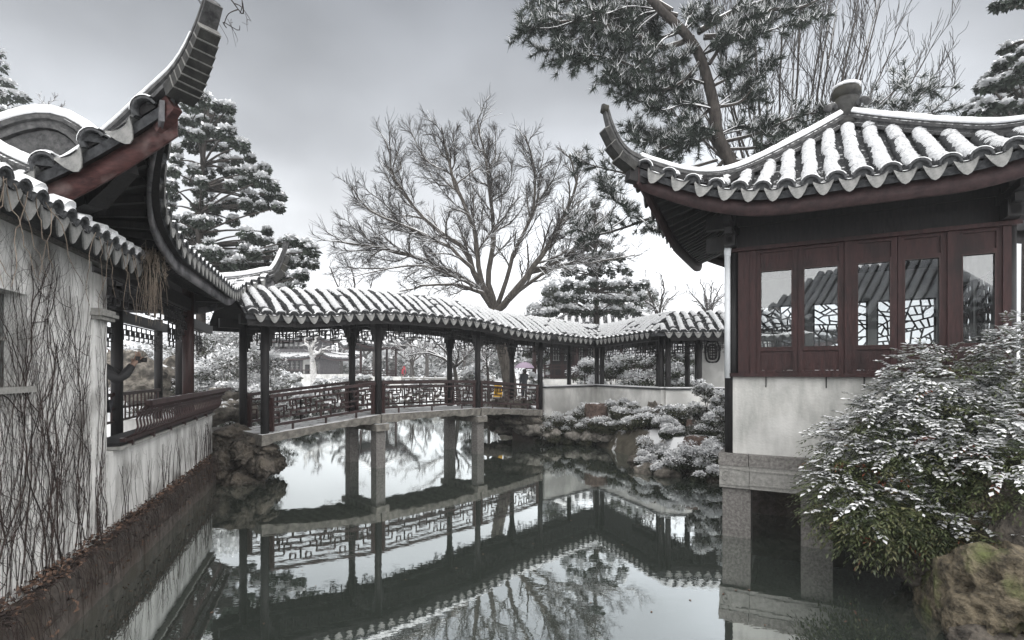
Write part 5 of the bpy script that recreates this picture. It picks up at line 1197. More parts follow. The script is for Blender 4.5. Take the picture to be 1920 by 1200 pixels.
G4 = 'snowy evergreens beyond the corridor roof'
for i, (px, py, d, rx, rz) in enumerate([(1045, 570, 29, 1.3, 1.6), (1095, 560, 30, 1.8, 2.0), (1150, 565, 29, 1.6, 1.7), (1190, 570, 30, 1.3, 1.5), (1010, 590, 30, 1.0, 1.0), (1225, 565, 31, 1.4, 1.6)]):
    shrub('leafy evergreen crown heaped with snow above the corridor roof', px, py, d + 11, rx * 1.36, rz * 1.36, 6000, .26, 280 + i, snow=.58, zf=.15, group=G4, name='evergreen_tree', cat='tree')
G5 = 'snow-buried bushes behind the veranda'
for i, (px, py, d, rx, rz) in enumerate([(420, 690, 17, 1.1, .9), (455, 655, 19, 1.2, 1.0), (395, 650, 18, 1.0, .9), (440, 740, 15, .6, .5), (475, 720, 16, .7, .6), (340, 660, 20, 1.4, 1.0), (300, 665, 21, 1.3, .9), (258, 660, 21, 1.3, 1.0), (385, 715, 16.5, .7, .6), (500, 690, 20, .9, .8), (415, 620, 22, 1.4, 1.1), (475, 630, 22, 1.2, 1.0)]):
    shrub('tangled bush buried in snow behind the veranda columns', px, py, d, rx, rz, 3600, .12, 300 + i, (SHRUB, GREYLEAF), .58, group=G5, aspect=.3, zf=.25)

# glossy nandina bush, lower right
g = np.random.default_rng(77); NB0 = A(5.0, 5.9, 0.6)
NB = thing('nandina_bush', 'big drooping glossy-leaved bush half covered with snow at the pavilion base', 'bush', tuple(NB0))
E = [(at(1765, 745, 6.0), (.62, .5, .58), 300, .0), (at(1690, 800, 6.1), (.55, .5, .5), 250, .0), (at(1630, 860, 6.2), (.62, .5, .55), 300, .05), (at(1585, 930, 6.1), (.42, .4, .40), 170, .1), (at(1750, 880, 5.8), (.75, .5, .6), 380, .1), (at(1860, 830, 5.6), (.7, .5, .62), 340, .1),
     (at(1680, 965, 5.7), (.58, .4, .38), 300, .22), (at(1620, 975, 5.8), (.40, .35, .32), 180, .28), (at(1780, 1000, 5.5), (.42, .35, .3), 130, .4), (at(1900, 905, 5.2), (.5, .4, .45), 200, .2), (at(1912, 690, 5.5), (.26, .3, .52), 150, .05), (at(1840, 1020, 5.2), (.3, .3, .25), 70, .3)]
bC = []; bD = []; bN = []; bL = []; bW = []; bM = []
for c, r, n, yel in E:
    for k in range(int(n * 2.0)):
        d = nrm(g.normal(size=3) * A(1, 1, .9) + A(-.15, -.5, .15)); p = c + d * np.asarray(r) * g.uniform(.55, 1.02); ax = nrm(d * A(1, 1, .5) + g.normal(0, .4, 3)); L = g.uniform(.16, .30); m = int(g.integers(5, 8))
        blob = math.sin(p[0] * 9 + 1.3 * math.sin(p[2] * 7)) + math.sin(p[2] * 11 + p[1] * 5); snowy = blob > -.55 and (d[2] + g.normal(0, .28) > (-.12 if p[2] > 1.6 else (.35 if p[2] > 1.1 else .8))); lm = 1 if g.random() < yel else (2 if g.random() < .025 else 0)
        sdv = nrm(np.cross(ax, A(0, 0, 1)))
        for i in range(m):
            t_ = (i + .5) / m; q = p + ax * L * t_ - A(0, 0, .22 * L * t_ * t_ * 2)
            for sg in ((-1, 1) if i < m - 1 else (0,)):
                dd = nrm(ax * (.75 if sg else 1) + sdv * sg * .8 - A(0, 0, .35 + .3 * g.random())); l = g.uniform(.042, .074); cc = q + dd * l * .55
                bC.append(cc); bD.append(dd); bN.append(A(0, 0, 1) + g.normal(0, .3, 3)); bL.append(l); bW.append(l * .27); bM.append(lm)
                if snowy and g.random() < .92: bC.append(cc + A(0, 0, .012)); bD.append(dd * A(1, 1, .6)); bN.append(A(0, 0, 1) + g.normal(0, .2, 3)); bL.append(l * 1.12); bW.append(l * .62); bM.append(3)
V, F = leaf_cards(np.array(bC) - NB0, np.array(bD), np.array(bN), np.array(bL), np.array(bW), .15)
np_mesh('foliage', V, F, [NAND, NAND_Y, NAND_R, SNOW], np.array(bM), NB, kind='stuff')
S = Segs()
for c, r, n, y in E:
    for k in range(7):
        q = c + g.normal(size=3) * np.asarray(r) * .4; S.path(smooth_path([NB0 + A(g.uniform(-.5, .5), g.uniform(-.2, .3), 0), (NB0 + q) / 2 + A(0, 0, .25), q], 7) - NB0, .014, .005)
S.build('stems', [BARK_DK], NB, 4)
# ------------------------------------------------------------------ far garden seen through the bridge
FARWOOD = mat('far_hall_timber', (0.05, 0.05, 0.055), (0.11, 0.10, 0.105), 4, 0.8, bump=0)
def simple_hip(root, cx, cy, ax, ay, z0, H, lift, horn, spacing=.45, sides='SE', name='roof'):
    rf = node(name, root); h = HipRoof(cx, cy, ax, ay, z0, H, p=1.3, lift=lift, lr=min(ax, ay) * .8, flare=.25, fr=1.5); h.deck(rf, nu=24, nv=6)
    for sd in sides: h.rows(rf, sd, spacing, .13, .07, eave=False, tile=.5, seed=70)
    for sd in 'SENW': h.fascia(rf, sd, .25, n=16)
    for sd, sg in (('S', -1), ('S', 1), ('N', -1), ('N', 1)):
        P = h.hip(sd, sg, 10)[::-1] + A(0, 0, .03); c = P[-1]; d = nrm((P[-1] - P[0]) * A(1, 1, 0))
        corner_horn(rf, P, c + d * horn * .7 + A(0, 0, horn), .34, .34, blocks=1, ctrl=c + d * horn * .5, snow=.10, knob=False)
    return h, rf
# two-storey hall
bx, by = at(560, 700, 68)[:2]
TH = thing('garden_hall', 'two-storey hall with snowy double roof standing across the far water', 'building', (bx, by, 1.0), math.radians(-14))
MB().box((0, 0, .55), (10.4, 6.4, 1.0)).build('stone_base', [PLASTER], TH)
MB().box((0, 0, 1.95), (8.6, 5.0, 1.8)).build('lower_wall', [FARWOOD], TH)
h1, _ = simple_hip(TH, 0, 0, 6.0, 4.2, 3.0, 1.15, .5, 1.1)
MB().box((0, 0, 4.55), (7.2, 3.6, 1.6)).build('upper_wall', [FARWOOD], TH)
h2, _ = simple_hip(TH, 0, 0, 4.6, 2.8, 5.25, 1.5, .5, 1.1, name='upper_roof')
for k in range(14):
    x = -4.55 + k * .7; o = MB().box((x, -2.62, 1.95), (.5, .06, 1.5)).build('window', [WOOD_DARK], TH); mb = MB()
    for q in (-.12, .04): mb.box((x + q, -2.66, 2.05), (.05, .03, 1.2))
    for q in (1.6, 2.0, 2.4): mb.box((x, -2.665, q), (.42, .025, .05))
    mb.build('window_lattice', [GREYLEAF], o)
for k in range(10):
    x = -3.2 + k * .7; o = MB().box((x, -1.84, 4.62), (.5, .05, .9)).build('window', [WOOD_DARK], TH)
    MB().box((x, -1.875, 4.75), (.36, .02, .5)).build('pane', [GREYLEAF], o)
for x in (-5.0, -2.5, 0, 2.5, 5.0): MB().tube([(x, -3.0, 1.0), (x, -3.0, 3.1)], .13, 8).build('column', [FARWOOD], TH, True)
MB().beam((-5, -3.02, 1.55), (5, -3.02, 1.55), .08, .12).beam((-5, -3.02, 1.15), (5, -3.02, 1.15), .06, .06).build('veranda_rail', [WOOD_RED], TH)
MB().box((3.2, -2.68, 2.0), (1.3, .08, 1.9)).build('door_panel', [PLASTER], TH)
mb = MB().tube([(3.2, -2.75, 1.1), (3.2, -2.75, 2.2)], .3, 10); mb.build('doorway', [WOOD_DARK], TH, True)
# open pavilion
bx, by = at(702, 700, 50)[:2]
OP = thing('open_pavilion', 'small open pavilion with snowy pointed roof and dark railing on the far bank', 'pavilion', (bx, by, .9), math.radians(28))
MB().box((0, 0, .55), (4.0, 4.0, .9)).build('stone_base', [PLASTER], OP)
simple_hip(OP, 0, 0, 2.6, 2.6, 3.75, 2.0, .7, 1.0, .34, 'SWEN')
for x in (-1.6, 1.6):
    for y in (-1.6, 1.6): MB().tube([(x, y, .9), (x, y, 3.9)], .11, 8).build('column', [WOOD_RED], OP, True)
for p, q in (((-1.6, -1.6), (1.6, -1.6)), ((1.6, -1.6), (1.6, 1.6)), ((-1.6, -1.6), (-1.6, 1.6))):
    r = node('railing', OP)
    for z in (1.1, 1.3, 1.55): MB().beam((*p, z), (*q, z), .06, .07).build('rail', [WOOD_RED], r)
    for k in range(9): t_ = k / 8; x, y = p[0] + (q[0] - p[0]) * t_, p[1] + (q[1] - p[1]) * t_; MB().box((x, y, 1.22), (.04, .04, .65)).build('rail_bar', [WOOD_RED], r)
MB().lathe([(.0, 0), (.3, 0), (.22, .25), (.25, .4), (.1, .6), (0, .7)], (0, 0, 5.65), 10).build('finial', [HORN], OP, True)
# timber hall and terrace behind the corridor
bx, by = at(1075, 700, 33)[:2]
GH = thing('garden_hall', 'timber hall with lattice windows and railed white terrace behind the corridor', 'building', (bx, by, .8), math.radians(-6))
MB().box((1.6, 1.6, .55), (9.2, 4.6, 1.1)).build('terrace', [PLASTER], GH)
MB().box((2.0, 2.6, 2.3), (7.0, 1.6, 2.6)).build('timber_wall', [WOOD_RED], GH)
for k in range(9):
    x = -1.1 + k * .76; o = MB().box((x, 1.76, 2.35), (.56, .08, 2.2)).build('window', [WOOD_DARK], GH); mb = MB()
    for q in (-.16, 0, .16): mb.box((x + q, 1.71, 2.75), (.04, .03, 1.0))
    for q in (2.3, 2.6, 2.9, 3.2): mb.box((x, 1.705, q), (.46, .025, .04))
    mb.build('window_lattice', [GREYLEAF], o)
for x in (-2.4, 0.2, 2.9, 5.6): MB().tube([(x, -.3, 1.1), (x, -.3, 3.5)], .13, 8).build('column', [WOOD_RED], GH, True)
r = node('terrace_railing', GH)
for z in (1.3, 1.75, 1.95): MB().beam((-2.9, -.6, z), (5.8, -.6, z), .07, .07).build('rail', [WOOD_RED], r)
for x in np.arange(-2.9, 5.9, .58): MB().box((x, -.6, 1.55), (.07, .07, .85)).build('rail_bar', [WOOD_RED], r)
simple_hip(GH, 1.8, 1.8, 5.2, 3.0, 3.55, 1.6, .3, .6, sides='SW')
MB().box((-2.6, -1.2, .5), (.5, .8, 1.6)).build('terrace_wing_wall', [PLASTER], GH)
# roof glimpsed above the corridor on the right
bx, by = at(1400, 600, 24)[:2]
EH = thing('garden_hall', 'dark-ridged hall roof end just above the end of the corridor roof', 'building', (bx, by, .8), math.radians(8))
MB().box((0, 0, 1.4), (3.6, 3.0, 2.8)).build('wall', [PLASTER], EH)
simple_hip(EH, 0, 0, 2.6, 2.2, 2.75, 1.1, .35, .5, .34, 'SW')
# stone slabs, balustrade, low wall
def slab_bench(px, py, d, w, label):
    p = at(px, py, d); o = thing('stone_bench', label, 'bench', (p[0], p[1], gz(p[0], p[1])))
    MB().box((0, 0, .48), (w, .55, .13)).build('seat', [STONE_L], o); MB().box((0, 0, .57), (w * .98, .5, .06)).build('snow', [SNOW], o)
    for x in (-w * .38, w * .38): MB().box((x, 0, .2), (.28, .42, .45)).build('leg', [STONE_L], o)
slab_bench(540, 728, 31, 1.3, 'broad stone slab bench under snow on the bank beyond the bridge')
slab_bench(1058, 718, 27, .9, 'small dark stone seat by the hedge below the terrace')
p0, p1 = at(755, 712, 46), at(925, 712, 44); p0[2] = p1[2] = 0
SBL = thing('stone_balustrade', 'low snow-topped stone balustrade on the far bank beside the walker in red', 'balustrade', tuple(p0))
L_ = np.linalg.norm(p1 - p0); dv = nrm(p1 - p0)
for k in range(9): MB().beam(dv * L_ * k / 8 + A(0, 0, .8), dv * L_ * k / 8 + A(0, 0, 2.0), .2, .2).build('post', [STONE_L], SBL)
for z, h_ in ((1.75, .14), (1.35, .1), (1.1, .1)): MB().beam(A(0, 0, z), dv * L_ + A(0, 0, z), .14, h_).build('rail', [STONE_L], SBL)
MB().beam(A(0, 0, 1.85), dv * L_ + A(0, 0, 1.85), .2, .06).build('snow', [SNOW], SBL)
p = at(934, 736, 23.2); YB = thing('yellow_board', 'small bright yellow folded board glimpsed through the bridge lattice', 'sign', (p[0], p[1], 1.0))
YM = flat('bright_yellow', (.75, .42, .03))
MB().add([(-.2, -.12, .25), (.2, -.12, .25), (.16, 0, .78), (-.16, 0, .78), (-.2, -.14, .25), (.2, -.14, .25), (.16, -.02, .79), (-.16, -.02, .79)], [(0, 1, 2, 3), (7, 6, 5, 4), (0, 4, 5, 1), (2, 6, 7, 3)]).build('front_leaf', [YM], YB)
MB().add([(-.2, .12, .25), (.2, .12, .25), (.16, 0.01, .78), (-.16, 0.01, .78), (-.2, .14, .25), (.2, .14, .25), (.16, .03, .79), (-.16, .03, .79)], [(3, 2, 1, 0), (4, 5, 6, 7), (1, 5, 4, 0), (3, 7, 6, 2)]).build('back_leaf', [YM], YB)
MB().box((0, 0, .14), (.6, .5, .25)).build('stone_footing', [STONE_L], YB)

# far trees
def snowy_tree(label, px, py, d, pts, seed, r=.14, den=1.0, levels=2, name='bare_tree', group=None, twig=.014, snow_min=.008, tufts=0, bark=BARK_DK):
    base = at(px, py, d); base[2] = gz(base[0], base[1]); root = thing(name, label, 'tree', tuple(base), 0, group)
    t = BareTree(seed, twig=twig, snow_min=snow_min, levels=levels, den=den, lift=.25, spread=.65); fk = at(*pts[0], d); t.put(smooth_path([base, (base + fk) / 2 + A(.06, 0, 0), fk], 6), r, r * .75)
    for q in pts[1:]:
        off = t.g.uniform(-2, 2); P = [fk] + [at(x, y, d + off) for x, y in q]; t.limb(smooth_path(P, 10), r * .6, r * .14, 0, .2)
    t.finish(root, bark, base=base)
    return root
snowy_tree('low spreading snow-white plum tree between the red walker and the bridge columns', 862, 712, 34, [(852, 690), [(830, 672), (795, 662), (760, 668)], [(840, 665), (815, 640), (790, 625)], [(860, 665), (850, 640), (845, 622)], [(875, 668), (890, 650), (905, 630)], [(825, 668), (780, 650), (735, 648)]], 401, .15, 1.7, 2)
snowy_tree('slender tree with pale forked trunk in front of the two-storey hall', 588, 712, 46, [(586, 676), [(580, 655), (572, 640), (575, 628)], [(590, 665), (605, 655), (618, 650)], [(582, 660), (590, 640), (600, 625)]], 403, .30, .9, 2, bark=mat('white_lit_bark', (.30, .29, .28), (.62, .62, .62), 5, .9))  # white light on this trunk is painted into its pale bark colour
snowy_tree('thin snowy tree beside the leaning trunk of the great tree', 915, 715, 27, [(914, 690), [(905, 670), (890, 650), (885, 630)], [(918, 670), (922, 650), (915, 628)], [(912, 675), (925, 660), (938, 648)]], 405, .09, 1.4, 2)
snowy_tree('snowy sapling by the open pavilion', 775, 712, 48, [(774, 690), [(768, 670), (755, 655), (740, 645)], [(778, 668), (790, 650), (800, 640)], [(773, 660), (770, 640), (765, 625)]], 407, .12, 1.3, 2)
snowy_tree('broad round-crowned bare tree above the right end of the corridor', 1330, 690, 46, [(1330, 600), [(1318, 575), (1300, 555), (1292, 545)], [(1325, 565), (1318, 540), (1312, 530)], [(1333, 560), (1335, 540), (1338, 528)], [(1340, 570), (1358, 552), (1366, 545)], [(1338, 565), (1350, 540), (1355, 532)]], 409, .22, 1.5, 2, twig=.02)
snowy_tree('bare twiggy tree right of the conical conifer above the corridor', 1235, 690, 34, [(1235, 600), [(1225, 570), (1215, 545), (1210, 520)], [(1240, 565), (1245, 540), (1240, 515)], [(1245, 575), (1262, 555), (1275, 545)], [(1230, 580), (1205, 560), (1190, 540)]], 411, .16, 1.5, 2, twig=.014)
snowy_tree('bare twiggy tree just clear of the evergreen left of the great tree', 655, 690, 40, [(660, 610), [(650, 570), (635, 540), (618, 500)], [(662, 565), (665, 530), (655, 490)], [(670, 575), (690, 550), (700, 520)], [(655, 580), (625, 560), (600, 540)]], 413, .2, 1.4, 2, twig=.016)
snowy_tree('bare twigs rising beside the dark evergreen behind the veranda roof', 85, 560, 26, [(85, 300), [(75, 240), (68, 205)], [(88, 235), (92, 190)], [(98, 245), (108, 205)]], 415, .14, 1.6, 2, twig=.011)
base_t = snowy_tree('misty snow-laden tree closing the view beyond the far water', 640, 700, 80, [(640, 676), [(620, 655), (600, 640)], [(635, 650), (630, 628)], [(648, 650), (655, 628)], [(660, 660), (680, 645)]], 417, .3, 2.0, 2, group='misty trees beyond the far water', twig=.03)
base2 = snowy_tree('misty snow-laden tree closing the view beyond the far water', 800, 700, 76, [(800, 672), [(780, 650), (765, 632)], [(798, 645), (800, 620)], [(815, 650), (835, 630)], [(790, 660), (760, 655)]], 419, .3, 2.0, 2, group='misty trees beyond the far water', twig=.03)
g = np.random.default_rng(90)
def copy_tree(o, loc, rz, sc):
    c = o.copy(); COL.objects.link(c); c.location = loc; c.rotation_euler = (0, 0, rz); c.scale = (sc, sc, sc)
    for ch in o.children: k = ch.copy(); COL.objects.link(k); k.parent = c
    return c
for i in range(26):
    px = 380 + i * 33 + g.uniform(-10, 10); d = g.uniform(72, 100); p = at(px, 700, d); copy_tree((base_t, base2)[i % 2], (p[0], p[1], gz(p[0], p[1])), g.uniform(0, 6.28), g.uniform(.9, 1.5))
def bank_bush(label, px, py, d, rx, rz, seed, group, n=1500): shrub(label, px, py, d, rx, rz, n, .22, seed, (SHRUB, GREYLEAF), .62, group=group, lobes=7, zf=.15)
for i, (px, py, d, rx, rz) in enumerate([(515, 708, 42, 1.4, .9), (545, 712, 40, 1.2, .6), (600, 722, 38, 1.3, .5), (640, 722, 36, 1.3, .6), (625, 735, 30, 1.2, .5), (680, 712, 42, 1.2, .5), (725, 715, 42, 1.0, .4), (900, 700, 36, 1.1, .8), (885, 706, 30, .8, .6), (1005, 712, 27, .5, .3), (500, 745, 26, 1.0, .6), (575, 745, 26, .8, .4), (870, 716, 38, .9, .4), (790, 716, 40, 1.2, .35)]):
    bank_bush('snow-heaped bush on the far bank beyond the bridge railing', px, py, d, rx, rz, 430 + i, 'bushes on the far bank')
for i, (px, d, rx, rz) in enumerate([(500, 82, 5, 3.2), (560, 90, 6, 3.6), (650, 84, 5, 2.6), (600, 95, 6, 4), (740, 88, 6, 4.2), (820, 84, 6, 4.4), (890, 80, 5, 4.0), (950, 78, 5, 3.6), (1010, 76, 5, 3), (440, 85, 6, 3.6), (690, 96, 6, 4.6), (780, 98, 7, 5), (870, 96, 7, 5)]):
    shrub('hazy evergreen mass mottled with snow behind the far halls', px, 690, d, rx, rz, 2600, .6, 470 + i, (CEDAR, GREYLEAF), .5, name='evergreen_tree', cat='tree', group='hazy evergreens behind the far halls', lobes=10, zf=.1)

# hall behind the viewer, seen only mirrored in the panes and the water
MH = thing('garden_hall', 'snow-roofed hall mirrored in the glass panes of the water pavilion', 'building', (-1.2, -7.4, 0))
mh = node('roof', MH); hh = HipRoof(0, 0, 4.4, 2.4, 4.1, 2.1, p=1.2, lift=.5, lr=1.6, flare=.2); hh.deck(mh, nu=30, nv=8, mats=[SNOW, WOOD_DARK])
hh.rows(mh, 'N', .32, .125, .06, tile=.4, seed=600); hh.fascia(mh, 'N', .2)
MB().box((0, 0, 1.9), (7, 3.2, 3.8)).build('wall', [PLASTER], MH)

# a few leaves and flecks afloat
g = np.random.default_rng(12); C = np.stack([g.uniform(-4, 4, 90), g.uniform(4.5, 17, 90), np.full(90, .004)], 1); C = C[pond_dist(C[:, 0], C[:, 1]) < -.15]
V, F = leaf_cards(C, g.normal(size=C.shape) * A(1, 1, 0), np.tile(A(0, 0, 1), (len(C), 1)), g.uniform(.02, .05, len(C)), g.uniform(.012, .025, len(C)), .1)
o = np_mesh('floating_leaves', V, F, [DEADLEAF], kind='stuff'); tag(o, 'scattered brown leaves afloat on the dark pond', 'leaves')
# ------------------------------------------------------------------ people
SKIN = flat('skin', (.30, .20, .155)); RED = flat('red_coat', (.42, .02, .04)); NAVY = flat('dark_coat', (.015, .018, .026)); JACK = flat('black_quilted_jacket', (.018, .018, .02)); HAIR = flat('dark_hair', (.012, .010, .010)); LILAC = flat('lilac_umbrella', (.42, .33, .44), .5); TROU = flat('dark_trousers', (.02, .021, .026))
def skin_mesh(name, J, Ed, mats, parent, sub=2):
    names = list(J); me = bpy.data.meshes.new(name); me.from_pydata([J[n][0] for n in names], [(names.index(a), names.index(b)) for a, b in Ed], [])
    for m in mats: me.materials.append(m)
    o = bpy.data.objects.new(name, me); COL.objects.link(o); md = o.modifiers.new('s', 'SKIN'); md.use_smooth_shade = True
    for i, n in enumerate(names):
        r = J[n][1]; r = (r, r) if np.isscalar(r) else r; me.skin_vertices[0].data[i].radius = r; me.skin_vertices[0].data[i].use_root = (n == 'pelvis')
    md2 = o.modifiers.new('d', 'SUBSURF'); md2.levels = sub; md2.render_levels = sub
    dg = bpy.context.evaluated_depsgraph_get(); m2 = bpy.data.meshes.new_from_object(o.evaluated_get(dg)); bpy.data.objects.remove(o)
    m2.name = name
    if not m2.materials:
        for m in mats: m2.materials.append(m)
    return put(name, m2, parent)
def person(label, loc, rz, H, coat, arms, long_coat=True, hood=False, legs=TROU):
    root = thing('person', label, 'person', tuple(loc), rz); k = H / 1.7
    def j(x, y, z, r): return ((x * k, y * k, z * k), (r[0] * k, r[1] * k) if isinstance(r, tuple) else r * k)
    J = {'pelvis': j(0, 0, .92, (.145, .10)), 'waist': j(0, 0, 1.08, (.13, .095)), 'chest': j(0, .0, 1.28, (.155, .11)), 'neckb': j(0, 0, 1.44, .06), 'neck': j(0, .01, 1.50, .052), 'jaw': j(0, .045, 1.555, (.06, .07)), 'head': j(0, .02, 1.62, (.078, .095)), 'crown': j(0, .01, 1.68, (.055, .07))}
    Ed = [('pelvis', 'waist'), ('waist', 'chest'), ('chest', 'neckb'), ('neckb', 'neck'), ('neck', 'jaw'), ('jaw', 'head'), ('head', 'crown')]
    for s, nm in ((-1, 'l'), (1, 'r')):
        J[nm + 'hip'] = j(.09 * s, 0, .86, .085); J[nm + 'knee'] = j(.10 * s, .02, .48, .06); J[nm + 'ank'] = j(.105 * s, -.01, .09, .043); J[nm + 'toe'] = j(.12 * s, .14, .04, (.045, .035))
        Ed += [('pelvis', nm + 'hip'), (nm + 'hip', nm + 'knee'), (nm + 'knee', nm + 'ank'), (nm + 'ank', nm + 'toe')]
        sh, el, wr = arms[nm]; J[nm + 'sh'] = j(*sh, .062); J[nm + 'el'] = j(*el, .045); J[nm + 'wr'] = j(*wr, .03)
        d = nrm(A(*wr) - A(*el)); sd = nrm(np.cross(d, A(0, 0, 1)) * s); pm = A(*wr) + d * .075; J[nm + 'palm'] = j(*pm, (.04, .022)); Ed += [('chest', nm + 'sh'), (nm + 'sh', nm + 'el'), (nm + 'el', nm + 'wr'), (nm + 'wr', nm + 'palm')]
        upv = nrm(np.cross(sd, d))
        for i, (off, ln) in enumerate(((-.03, .06), (-.01, .075), (.012, .07), (.032, .055))):
            q = pm + sd * off + d * .035; e1 = q + d * ln * .6 - upv * .012; e2 = e1 + d * ln * .35 - upv * .035
            for nn, p_, r_ in (('a', q, .0095), ('b', e1, .009), ('c', e2, .008)): J[f'{nm}f{i}{nn}'] = j(*p_, r_)
            Ed += [(nm + 'palm', f'{nm}f{i}a'), (f'{nm}f{i}a', f'{nm}f{i}b'), (f'{nm}f{i}b', f'{nm}f{i}c')]
        q = A(*wr) + d * .04 - sd * .035; e = q + d * .04 - sd * .03; J[nm + 't0'] = j(*q, .011); J[nm + 't1'] = j(*e, .010); Ed += [(nm + 'wr', nm + 't0'), (nm + 't0', nm + 't1')]
    body = skin_mesh('body', J, Ed, [SKIN], root)
    # face: nose, eyes, ears, hair
    mb = MB(); mb.tube([A(0, .115, 1.625) * k, A(0, .135, 1.60) * k, A(0, .118, 1.585) * k], [.006 * k, .014 * k, .008 * k], 6)
    for s in (-1, 1): mb.tube([A(.078 * s, .02, 1.645) * k, A(.090 * s, .01, 1.62) * k, A(.078 * s, .02, 1.585) * k], [.012 * k, .016 * k, .01 * k], 6)
    mb.build('nose_and_ears', [SKIN], body, True)
    mb = MB()
    for s in (-1, 1): mb.lathe([(0, -.012 * k), (.011 * k, 0), (0, .012 * k)], A(.03 * s, .104, 1.635) * k, 6)
    mb.tube([A(-.025, .112, 1.558) * k, A(.025, .112, 1.558) * k], .005 * k, 5); mb.build('eyes_and_mouth', [HAIR], body, True)
    C = {'pelvis': j(0, 0, .84 if not long_coat else .62, (.20, .15) if long_coat else (.175, .135)), 'hip': j(0, 0, .95, (.185, .14)), 'waist': j(0, 0, 1.10, (.17, .13)), 'chest': j(0, 0, 1.30, (.19, .14)), 'neckb': j(0, 0, 1.45, (.085, .08)), 'col': j(0, 0.01, 1.49, .075)}
    Ce = [('pelvis', 'hip'), ('hip', 'waist'), ('waist', 'chest'), ('chest', 'neckb'), ('neckb', 'col')]
    for nm in 'lr':
        sh, el, wr = arms[nm]; C[nm + 'sh'] = j(*sh, .085); C[nm + 'el'] = j(*el, .068); C[nm + 'wr'] = j(*(A(*wr) * .94 + A(*el) * .06), .05); Ce += [('chest', nm + 'sh'), (nm + 'sh', nm + 'el'), (nm + 'el', nm + 'wr')]
    skin_mesh('coat', C, Ce, [coat], root)
    T = {'pelvis': j(0, 0, .93, (.155, .115))}; Te = []
    for s, nm in ((-1, 'l'), (1, 'r')):
        T[nm + 'a'] = j(.09 * s, 0, .85, .10); T[nm + 'b'] = j(.10 * s, .02, .48, .075); T[nm + 'c'] = j(.105 * s, -.01, .10, .06); Te += [('pelvis', nm + 'a'), (nm + 'a', nm + 'b'), (nm + 'b', nm + 'c')]
    skin_mesh('trousers', T, Te, [legs], root)
    mb = MB()
    for s in (-1, 1): mb.tube([A(.105 * s, -.07, .045) * k, A(.11 * s, .05, .05) * k, A(.12 * s, .17, .035) * k], [.05 * k, .052 * k, .035 * k], 8, squash=.8)
    mb.build('shoes', [HAIR], root, True)
    hr_ = {'pelvis': j(0, -.035, 1.60, (.088, .085)), 'a': j(0, -.01, 1.68, (.085, .095)), 'b': j(0, .03, 1.725, (.05, .05)), 'c': j(0, -.07, 1.53, (.07, .05))}
    if hood: hr_ = {'pelvis': j(0, -.03, 1.60, (.115, .11)), 'a': j(0, -.01, 1.69, (.105, .115)), 'b': j(0, .03, 1.75, (.06, .06)), 'c': j(0, -.06, 1.50, (.11, .08))}
    skin_mesh('hood' if hood else 'hair', hr_, [('pelvis', 'a'), ('a', 'b'), ('pelvis', 'c')], [coat if hood else HAIR], root)
    return root
DOWN = {'l': ((-.18, 0, 1.40), (-.23, -.03, 1.12), (-.22, .08, .90)), 'r': ((.18, 0, 1.40), (.23, -.03, 1.12), (.22, .08, .90))}
p = at(757, 713, 58); p[2] = gz(p[0], p[1]); p[2] = max(p[2], 1.0)
person('walker in a bright red hooded coat on the far bank', p, math.radians(150), 1.68, RED, DOWN, True, True)
mb = MB().tube([(0, 0, 0), (0, .02, .2), (0, 0, .42)], [.12, .17, .10], 10, squash=.7); o = mb.build('backpack', [NAVY], None, True); o.location = p + A(.12, -.20, .95); tag(o, 'dark backpack on the back of the walker in red', 'backpack')
p = at(983, 720, 28); p[2] = max(.8, gz(p[0], p[1])); HOLD = {'l': DOWN['l'], 'r': ((.18, 0, 1.40), (.22, .10, 1.15), (.12, .27, 1.30))}
person('person in a long dark coat standing under the lilac umbrella', p, math.radians(20), 1.66, NAVY, HOLD, True)
um = thing('umbrella', 'open lilac umbrella held above the person in the dark coat', 'umbrella', tuple(p + A(.0, -.28, 1.20)))
n_ = 8; a_ = np.linspace(0, 2 * math.pi, 33); G = []
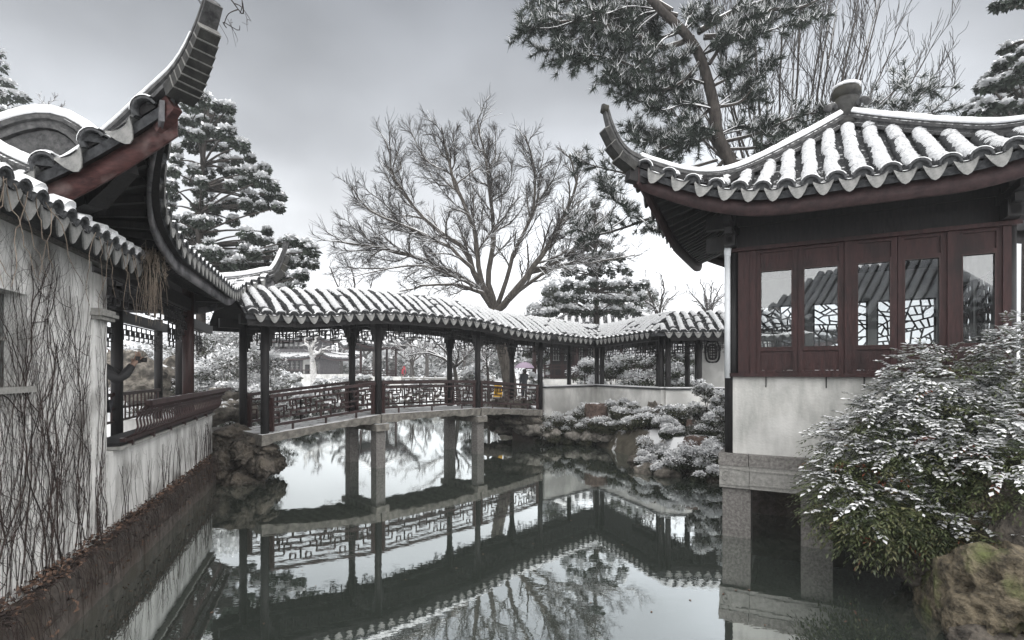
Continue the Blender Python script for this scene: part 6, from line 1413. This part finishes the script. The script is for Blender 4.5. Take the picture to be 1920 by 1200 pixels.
for r_, z_ in ((.02, .86), (.18, .83), (.34, .75), (.46, .64), (.52, .55)):
    G.append([[r_ * (1 - .05 * abs(math.sin(a * 4))) * math.cos(a), r_ * (1 - .05 * abs(math.sin(a * 4))) * math.sin(a), z_ - .02 * abs(math.sin(a * 4)) * r_] for a in a_[:-1]])
MB().grid(np.array(G), 0, closed=True).build('canopy', [LILAC], um, True)
mb = MB(); mb.tube([(0, 0, -.02), (0, 0, .92)], .009, 6); mb.build('shaft', [HAIR], um)
for k in range(8): t_ = k * math.pi / 4; MB().tube([(.02 * math.cos(t_), .02 * math.sin(t_), .85), (.33 * math.cos(t_), .33 * math.sin(t_), .74), (.51 * math.cos(t_), .51 * math.sin(t_), .545)], .004, 4).build('rib', [HAIR], um)
# photographer half hidden by the pilaster
p = low(1.62, 0.62, 1.02); UP = {'l': ((-.18, .02, 1.40), (-.24, .26, 1.22), (-.07, .40, 1.44)), 'r': ((.18, .02, 1.40), (.24, .28, 1.20), (.07, .42, 1.42))}
person('person in a black jacket raising a camera beside the wall pilaster', p, math.radians(-62), 1.72, JACK, UP, False)
cm = thing('camera', 'small black camera held up in both hands beside the pilaster', 'camera', tuple(p), math.radians(-62))
MB().box((0, .47, 1.50), (.13, .05, .09)).build('camera_body', [HAIR], cm); MB().tube([(0, .49, 1.50), (0, .57, 1.50)], .034, 12).build('lens', [HAIR], cm, True)

# ------------------------------------------------------------------ haze: one closed box of thin snowy air
hz = MB().box((0, 45, 9.0), (266, 216, 22.0)).build('haze', []); hz['kind'] = 'stuff'; hz['label'] = 'thin pale snowy air veiling the far halls and trees'
hm = bpy.data.materials.new('haze'); hm.use_nodes = True; hn = hm.node_tree.nodes; hn.clear(); ho = hn.new('ShaderNodeOutputMaterial'); pv = hn.new('ShaderNodeVolumePrincipled')
pv.inputs['Color'].default_value = (.92, .94, .97, 1); pv.inputs['Density'].default_value = 0.0012; pv.inputs['Anisotropy'].default_value = 0.0
hm.node_tree.links.new(pv.outputs[0], ho.inputs['Volume']); hz.data.materials.append(hm)
